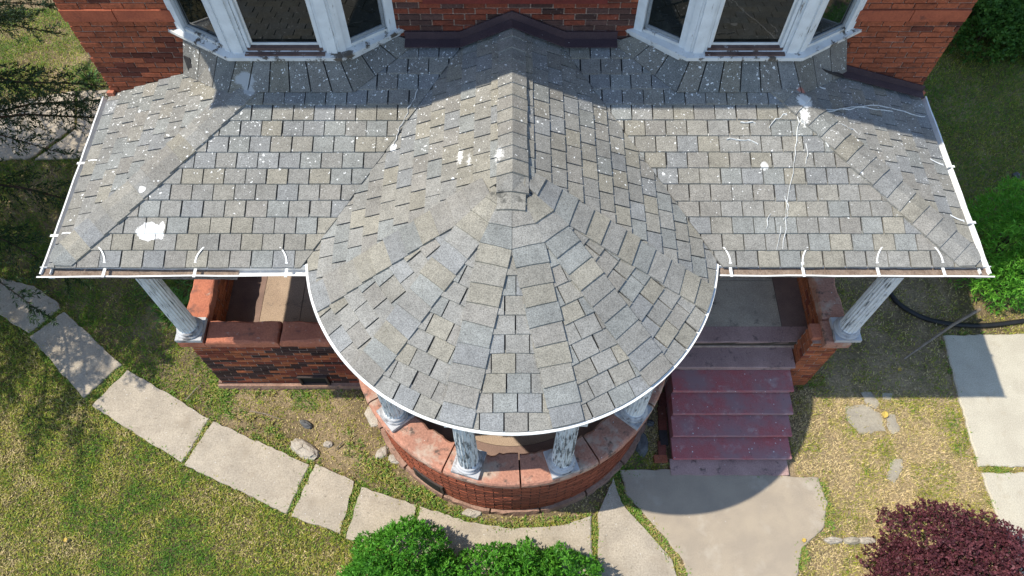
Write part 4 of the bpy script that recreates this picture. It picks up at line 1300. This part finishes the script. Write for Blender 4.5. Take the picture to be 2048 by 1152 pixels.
# ------------------------------------------------------------------ shrubs and the spruce
def sprig_mesh(P, Nn, size, k, cols, w=0.3, spread=0.9, tipcol=None):
    """many small leaf faces around points P with directions Nn"""
    n = len(P); m = n * k
    c0 = np.repeat(P, k, 0); d0 = np.repeat(Nn, k, 0)
    rd = rng.normal(size=(m, 3)); d = d0 + rd * spread; d /= np.linalg.norm(d, axis=1, keepdims=True)
    L = size * rng.uniform(0.6, 1.25, (m, 1))
    s = np.cross(d, rng.normal(size=(m, 3))); s /= np.linalg.norm(s, axis=1, keepdims=True)
    a = c0; tip = c0 + d * L; mid = c0 + d * L * 0.5
    V = np.stack([a, mid + s * L * w * 0.5, tip, mid - s * L * w * 0.5], 1).reshape(-1, 3)
    F = np.arange(4 * m).reshape(-1, 4)
    C = np.repeat(cols, k, 0) * rng.uniform(0.75, 1.25, (m, 1))
    return V, F, C

def dome_points(cx, cy, rx, ry, h, n, bump=0.18, seed=0, lo=0.55, zpow=1.0):
    u = rng.uniform(0, 2 * math.pi, n); ct = rng.uniform(0.0, 1.0, n) ** 0.8
    st = np.sqrt(1 - ct ** 2)
    r = rng.uniform(lo, 1.0, n) ** 0.5
    bmp = 1 + bump * 2 * (fbm(np.cos(u) * st * 3.2 + 20, np.sin(u) * st * 3.2 + ct * 2 + 20, seed, 3) - 0.5) * 1.6
    r = r * bmp
    P = np.stack([cx + rx * r * st * np.cos(u), cy + ry * r * st * np.sin(u), h * r * ct ** zpow + 0.02], 1)
    Nn = np.stack([st * np.cos(u) / rx, st * np.sin(u) / ry, ct / h], 1); Nn /= np.linalg.norm(Nn, axis=1, keepdims=True)
    return P, Nn, r

def shrub(name, label, cat, domes, n, size, k, ramp, mat, w=0.34, spread=0.9, group=None, bump=0.18, stem=0.018):
    cx = np.mean([d[0] for d in domes]); cy = np.mean([d[1] for d in domes])
    o = empty(name, (cx, cy, 0), label, cat, group)
    Vs, Fs, Cs, b = [], [], [], 0
    for i, (x, y, rx, ry, h) in enumerate(domes):
        nn = int(n * rx * ry)
        P, Nn, r = dome_points(x, y, rx, ry, h, nn, bump, seed=int(abs(x * 100)) + i)
        t = np.clip(rng.random(nn) * 0.55 + 0.45 * fbm(P[:, 0] * 7, P[:, 1] * 7, 3), 0, 1)[:, None]
        c = np.where(t < 0.5, ramp[0] + (np.array(ramp[1]) - ramp[0]) * (t * 2), np.array(ramp[1]) + (np.array(ramp[2]) - ramp[1]) * (t * 2 - 1))
        Nn = Nn + np.array((0, 0, 0.5)); Nn /= np.linalg.norm(Nn, axis=1, keepdims=True)
        V, F, C = sprig_mesh(P, Nn, size, k, c, w, spread)
        Vs.append(V); Fs.append(F + b); Cs.append(C); b += len(V)
    build('foliage', np.concatenate(Vs), np.concatenate(Fs), mat, o, col=np.concatenate(Cs))
    for (x, y, rx, ry, h) in domes:
        for q in range(3):
            a = random.uniform(0, 6.28)
            MB().tube([(x + .05 * math.cos(a), y + .05 * math.sin(a), -.03), (x + rx * .3 * math.cos(a), y + ry * .3 * math.sin(a), h * .45), (x + rx * .5 * math.cos(a), y + ry * .5 * math.sin(a), h * .75)], [stem, stem * .7, stem * .35], 6).build('stem', M['bark'], o)
    return o
YEW = [np.array((0.035, 0.14, 0.014)), np.array((0.085, 0.28, 0.024)), np.array((0.18, 0.43, 0.045))]
def at(px, py, z): return gp(px, py, z)[:2]
a_ = at(795, 1125, 0.45); b_ = at(985, 1165, 0.40); c_ = at(1125, 1165, 0.40)
shrub('yew_shrub', 'rounded bright green yew bush, the tallest beside the curved walk', 'shrub', [(a_[0], a_[1], 0.62, 0.55, 0.95), (a_[0] - .32, a_[1] - .25, .38, .4, .62), (a_[0] + .42, a_[1] - .2, .35, .4, .6)], 5200, 0.052, 7, YEW, M['leaf'], 0.33)
shrub('yew_shrub', 'low spreading green yew bush between the tall yew and the walk crack', 'shrub', [(b_[0], b_[1], 0.5, 0.45, 0.66), (c_[0], c_[1], 0.5, 0.45, 0.72), ((b_[0] + c_[0]) / 2, b_[1] + .02, .5, .45, .7)], 5200, 0.052, 7, YEW, M['leaf'], 0.33)
BAR = [np.array((0.045, 0.016, 0.022)), np.array((0.11, 0.032, 0.042)), np.array((0.22, 0.075, 0.085))]
d_ = at(1910, 1115, 0.45)
shrub('barberry_shrub', 'dark purple barberry bush on the dry lawn beside the driveway', 'shrub', [(d_[0], d_[1], 0.86, 0.72, 0.95), (d_[0] - .35, d_[1] - .3, .6, .55, .7), (d_[0] + .5, d_[1] - .1, .55, .55, .75)], 4200, 0.036, 7, BAR, M['leaf'], 0.6, 1.2, bump=0.24)
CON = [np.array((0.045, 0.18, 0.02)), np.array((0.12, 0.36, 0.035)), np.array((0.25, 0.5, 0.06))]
e_ = at(2025, 440, 0.9); e_ = (e_[0], e_[1] - 0.15)
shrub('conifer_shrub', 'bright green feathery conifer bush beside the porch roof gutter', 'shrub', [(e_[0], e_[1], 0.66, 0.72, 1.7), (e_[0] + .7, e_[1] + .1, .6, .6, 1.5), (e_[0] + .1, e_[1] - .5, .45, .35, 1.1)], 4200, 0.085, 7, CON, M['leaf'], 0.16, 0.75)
f_ = at(2010, 25, 0.6)
LEF = [np.array((0.03, 0.09, 0.018)), np.array((0.075, 0.18, 0.03)), np.array((0.15, 0.28, 0.05))]
shrub('leafy_shrub', 'shaded dark green leafy bush at the far corner of the house', 'shrub', [(f_[0] - .25, f_[1], 0.75, 0.7, 1.0), (f_[0] + .7, f_[1] + .2, 0.8, 0.8, 1.2), (f_[0] + .2, f_[1] + .9, .9, .8, 1.1)], 2600, 0.075, 6, LEF, M['leaf'], 0.5, 1.0, bump=.25)

def spruce(x0, y0, H, rad, zlow_):
    o = empty('spruce_tree', (x0, y0, 0), 'tall dark green spruce tree with drooping branches shading the side path', 'tree')
    MB().tube([(x0, y0, -.1), (x0 + .03, y0, H * .3), (x0, y0 + .04, H * .65), (x0, y0, H)], [.24, .19, .10, .015], 12).build('trunk', M['bark'], o)
    z = zlow_; lay = 0
    cr = [np.array((0.012, 0.03, 0.010)), np.array((0.022, 0.05, 0.014)), np.array((0.042, 0.08, 0.02))]
    allP, allD, allS = [], [], []
    while z < H - 0.3:
        f = (z - zlow_) / (H - zlow_)
        nb = 8 if f < .6 else 6
        for b in range(nb):
            az = 6.283 * (b + random.uniform(-.25, .25)) / nb + lay * .6
            L = rad * (1 - f) ** 0.85 * random.uniform(.78, 1.05)
            if L < 0.25: continue
            zz = z + random.uniform(-.12, .12)
            dx, dy = math.cos(az), math.sin(az)
            pts = [Vector((x0 + dx * L * t, y0 + dy * L * t, zz + .12 * math.sin(t * 3.1) * L - .26 * L * t ** 1.6)) for t in (0, .2, .4, .6, .8, 1.0)]
            br = MB().tube(pts, [.035 * (1 - f * .6), .03, .022, .016, .010, .004], 5).build('branch', M['bark'], o)
            ns = max(8, int(L * 22))
            for q in range(ns):
                t = random.uniform(.12, 1.0); i = min(int(t * 5), 4); base = pts[i].lerp(pts[i + 1], t * 5 - i)
                sd = random.choice((-1, 1)); an = az + sd * random.uniform(.55, 1.1) if t < .96 else az
                l2 = (0.22 + 0.55 * (1 - t)) * random.uniform(.6, 1.15) * min(1, L / 2.0)
                droop = random.uniform(.15, .6)
                m = max(5, int(l2 / 0.024))
                tt = np.linspace(0.05, 1, m)
                allP.append(np.stack([base.x + math.cos(an) * l2 * tt, base.y + math.sin(an) * l2 * tt, base.z - droop * l2 * tt ** 1.4 + .02], 1))
                allD.append(np.tile((math.cos(an), math.sin(an), -droop), (m, 1)))
            m = int(L / 0.025); tt = np.linspace(.2, 1, m)
            pa = np.array([tuple(pts[min(int(t * 5), 4)].lerp(pts[min(int(t * 5), 4) + 1], t * 5 - min(int(t * 5), 4))) for t in tt])
            allP.append(pa); allD.append(np.tile((dx, dy, -.3), (m, 1)))
        z += 0.40 + 0.1 * f; lay += 1
    P = np.concatenate(allP); D = np.concatenate(allD); D = D / np.linalg.norm(D, axis=1, keepdims=True)
    t = np.clip(rng.random(len(P)) * .6 + .4 * fbm(P[:, 0] * 3, P[:, 1] * 3, 4), 0, 1)[:, None]
    c = np.where(t < .5, cr[0] + (cr[1] - cr[0]) * (t * 2), cr[1] + (cr[2] - cr[1]) * (t * 2 - 1))
    V, F, C = sprig_mesh(P, D, 0.062, 3, c, 0.24, 0.7)
    print('needles', len(F))
    build('needles', V, F, M['needle'], o, col=C)
spruce(-8.7, 0.15, 10.5, 4.1, 1.5)

# ------------------------------------------------------------------ loose things on the ground
def rock(name, px, py, rx, ry, h, mat, label, cat='stone', group=None, rot=0.0, seed=0):
    c = gp(px, py); n, m = 10, 5; V, F = [], []
    r_ = random.Random(seed + px)
    for j in range(m + 1):
        t = j / m * math.pi / 2
        for i in range(n):
            a = 2 * math.pi * i / n; k = 1 + r_.uniform(-.16, .16)
            u, v = rx * math.cos(t) ** .5 * math.cos(a) * k, ry * math.cos(t) ** .5 * math.sin(a) * k
            V.append((c[0] + u * math.cos(rot) - v * math.sin(rot), c[1] + u * math.sin(rot) + v * math.cos(rot), GZ - .02 + (h + .02) * math.sin(t) * r_.uniform(.85, 1.05)))
    F = [[j * n + i, j * n + (i + 1) % n, (j + 1) * n + (i + 1) % n, (j + 1) * n + i] for j in range(m) for i in range(n)] + [[m * n + i for i in range(n)]]
    return build(name, V, F, mat, origin=(c[0], c[1], 0), label=label, cat=cat, group=group)
rock('rubble_stone', 607, 898, .22, .11, .10, M['rock'], 'pale jagged rubble stone in the bed beside the path slab joint', rot=-.5)
rock('rubble_stone', 612, 848, .10, .05, .07, M['greystone'], 'small dark stone in the bed behind the pale jagged stone', rot=-.5)
rock('rubble_stone', 656, 888, .07, .05, .05, M['rock'], 'small pale stone lying alone in the dry bed')
rock('rubble_stone', 752, 832, .14, .17, .07, M['rock'], 'flat pale stone tucked against the curved porch wall by a column', rot=.5)
rock('rubble_stone', 765, 905, .11, .07, .05, M['rock'], 'broken flat stone piece in weeds below the curved wall', rot=.8)
rock('rubble_stone', 790, 918, .10, .06, .05, M['rock'], 'small stone chip beside the broken flat stone piece', rot=-.3)
rock('rubble_stone', 945, 1025, .14, .07, .07, M['rock'], 'squared pale stone against the foot of the curved brick wall')
rock('rubble_stone', 1282, 885, .10, .19, .09, M['greystone'], 'long dark grey stone between the curved wall and the steps')
rock('rubble_stone', 1300, 846, .06, .05, .06, M['greystone'], 'small dark grey stone behind the long one by the steps')
rock('rubble_stone', 1252, 916, .04, .10, .05, M['greystone'], 'narrow grey stone sliver against the curved wall', rot=-.5)
rock('rubble_stone', 2032, 352, .07, .07, .07, M['greystone'], 'grey stone in dark soil behind the feathery conifer bush')
for i, w in enumerate(FLAGW[:5]):
    lab = ['broad flat garden stone sunk in the dry lawn', 'curved flat stone behind the broad garden stone', 'smallest flat stone in the shade edge of the dry lawn', 'narrow flat stone beside the yellow leaf', 'long flat stone lying alone in the middle of dry lawn'][i]
    o = MB().prism(rough_poly(w, .05, .014), -0.08, -0.006).build('flat_stone', M['flag'], label=lab, cat='stone')
for i, (px, lab) in enumerate(((1667, 'pale edging stone at the end of the row nearest the pad'), (1702, 'middle edging stone in the short row on dry lawn'), (1735, 'pale edging stone at the end of the row nearest the barberry'))):
    rock('edging_stone', px, 1081, .125, .05, .07, M['flag'] if i == 1 else M['rock'], lab)
# bricks lining the steps
bp = [(1324, 800), (1324, 828), (1325, 852), (1327, 876), (1324, 898), (1321, 918)]
labs = ['dark red loose brick at the house end of the row by the steps', 'loose brick second from the house end of the row', 'loose brick third from the house end of the row', 'blackened loose brick in the row beside the steps', 'red loose brick next to the end of the row', 'orange loose brick lying crosswise at the end of the row']
for i, (px, py) in enumerate(bp):
    p = gp(px, py, 0.03); l, w = (0.10, 0.05) if i < 5 else (0.045, 0.085)
    c = [(0.12, .04, .03), (0.13, .045, .03), (0.16, .05, .035), (0.04, .035, .035), (0.17, .055, .04), (0.28, .09, .05)][i]
    m = MB(); a = random.uniform(-.08, .08)
    V = [(p[0] + (u * math.cos(a) - v * math.sin(a)), p[1] + (u * math.sin(a) + v * math.cos(a)), z) for z in (-0.03, 0.055) for u, v in ((-w, -l), (w, -l), (w, l), (-w, l))]
    m.hexa([tuple(q + random.uniform(-.004, .004) for q in v) for v in V], c)
    m.build('loose_brick', M['brick'], label=labs[i], cat='brick', group='loose bricks lining the steps')
# hose, branch, sticks, leaves
def arcpts(pts, z=0.02, sub=8):
    P = [Vector(gp(*p, z)) for p in pts]; out = []
    P = [P[0]] + P + [P[-1]]
    for i in range(1, len(P) - 2):
        for k in range(sub):
            t = k / sub; a, b, c, d = P[i - 1], P[i], P[i + 1], P[i + 2]
            out.append(.5 * ((2 * b) + (-a + c) * t + (2 * a - 5 * b + 4 * c - d) * t * t + (-a + 3 * b - 3 * c + d) * t ** 3))
    out.append(P[-2]); return out
MB().tube(arcpts([(1762, 556), (1776, 580), (1796, 606), (1830, 628), (1868, 642), (1920, 650), (1980, 650), (2060, 640)]), 0.035, 10).build('drain_hose', M['rubber'], label='black corrugated drain hose curving over the soil past the porch column', cat='hose', smooth=True)
MB().tube([gp(1808, 718, .03), gp(1850, 688, .10), gp(1905, 650, .2), gp(1960, 618, .32)], [.012, .018, .02, .022], 7).build('fallen_branch', M['wood_dead'], label='bare grey branch propped across the soil beside the drain hose', cat='branch')
for (a, b, lab) in (((500, 822), (560, 838), 'thin pale twig in the dry bed below the brick wall'), ((672, 898), (688, 882), 'short dark wood splinter beside a small pale stone'), ((771, 890), (772, 915), 'dark wood stake fragment beside the broken flat stone'), ((372, 800), (402, 768), 'pale twig leaning at the brick wall corner')):
    p, q = gp(*a, 0.01), gp(*b, 0.02)
    MB().tube([p, ((p[0] + q[0]) / 2 + .01, (p[1] + q[1]) / 2 + .012, .03), q], [.008, .009, .005], 6).build('twig', M['wood_dead'], label=lab, cat='twig')
def leafobj(px, py, s, lab, rot=0.3):
    x, y, z = gp(px, py, 0.02); V = []
    for i in range(9):
        t = i / 8; w = s * .42 * math.sin(math.pi * t) ** .8 + .001
        for k in (-1, 0, 1):
            u, v = (t - .5) * s, k * w
            V.append((x + u * math.cos(rot) - v * math.sin(rot), y + u * math.sin(rot) + v * math.cos(rot), .025 + (.012 if k else 0) + .01 * t))
    F = [[i * 3 + k, (i + 1) * 3 + k, (i + 1) * 3 + k + 1, i * 3 + k + 1] for i in range(8) for k in (0, 1)]
    build('fallen_leaf', V, F, M['yellow'], label=lab, cat='leaf')
leafobj(1769, 830, .10, 'large yellow fallen leaf beside the broad flat garden stone', 1.2)
leafobj(1607, 1081, .055, 'small yellow fallen leaf at the edge of the concrete pad', .4)
leafobj(132, 1080, .055, 'yellow fallen leaf on the green lawn', .1)
leafobj(1798, 740, .06, 'small yellow leaf on shaded dry grass near the drain hose', .9)
print('objects', len(bpy.data.objects))
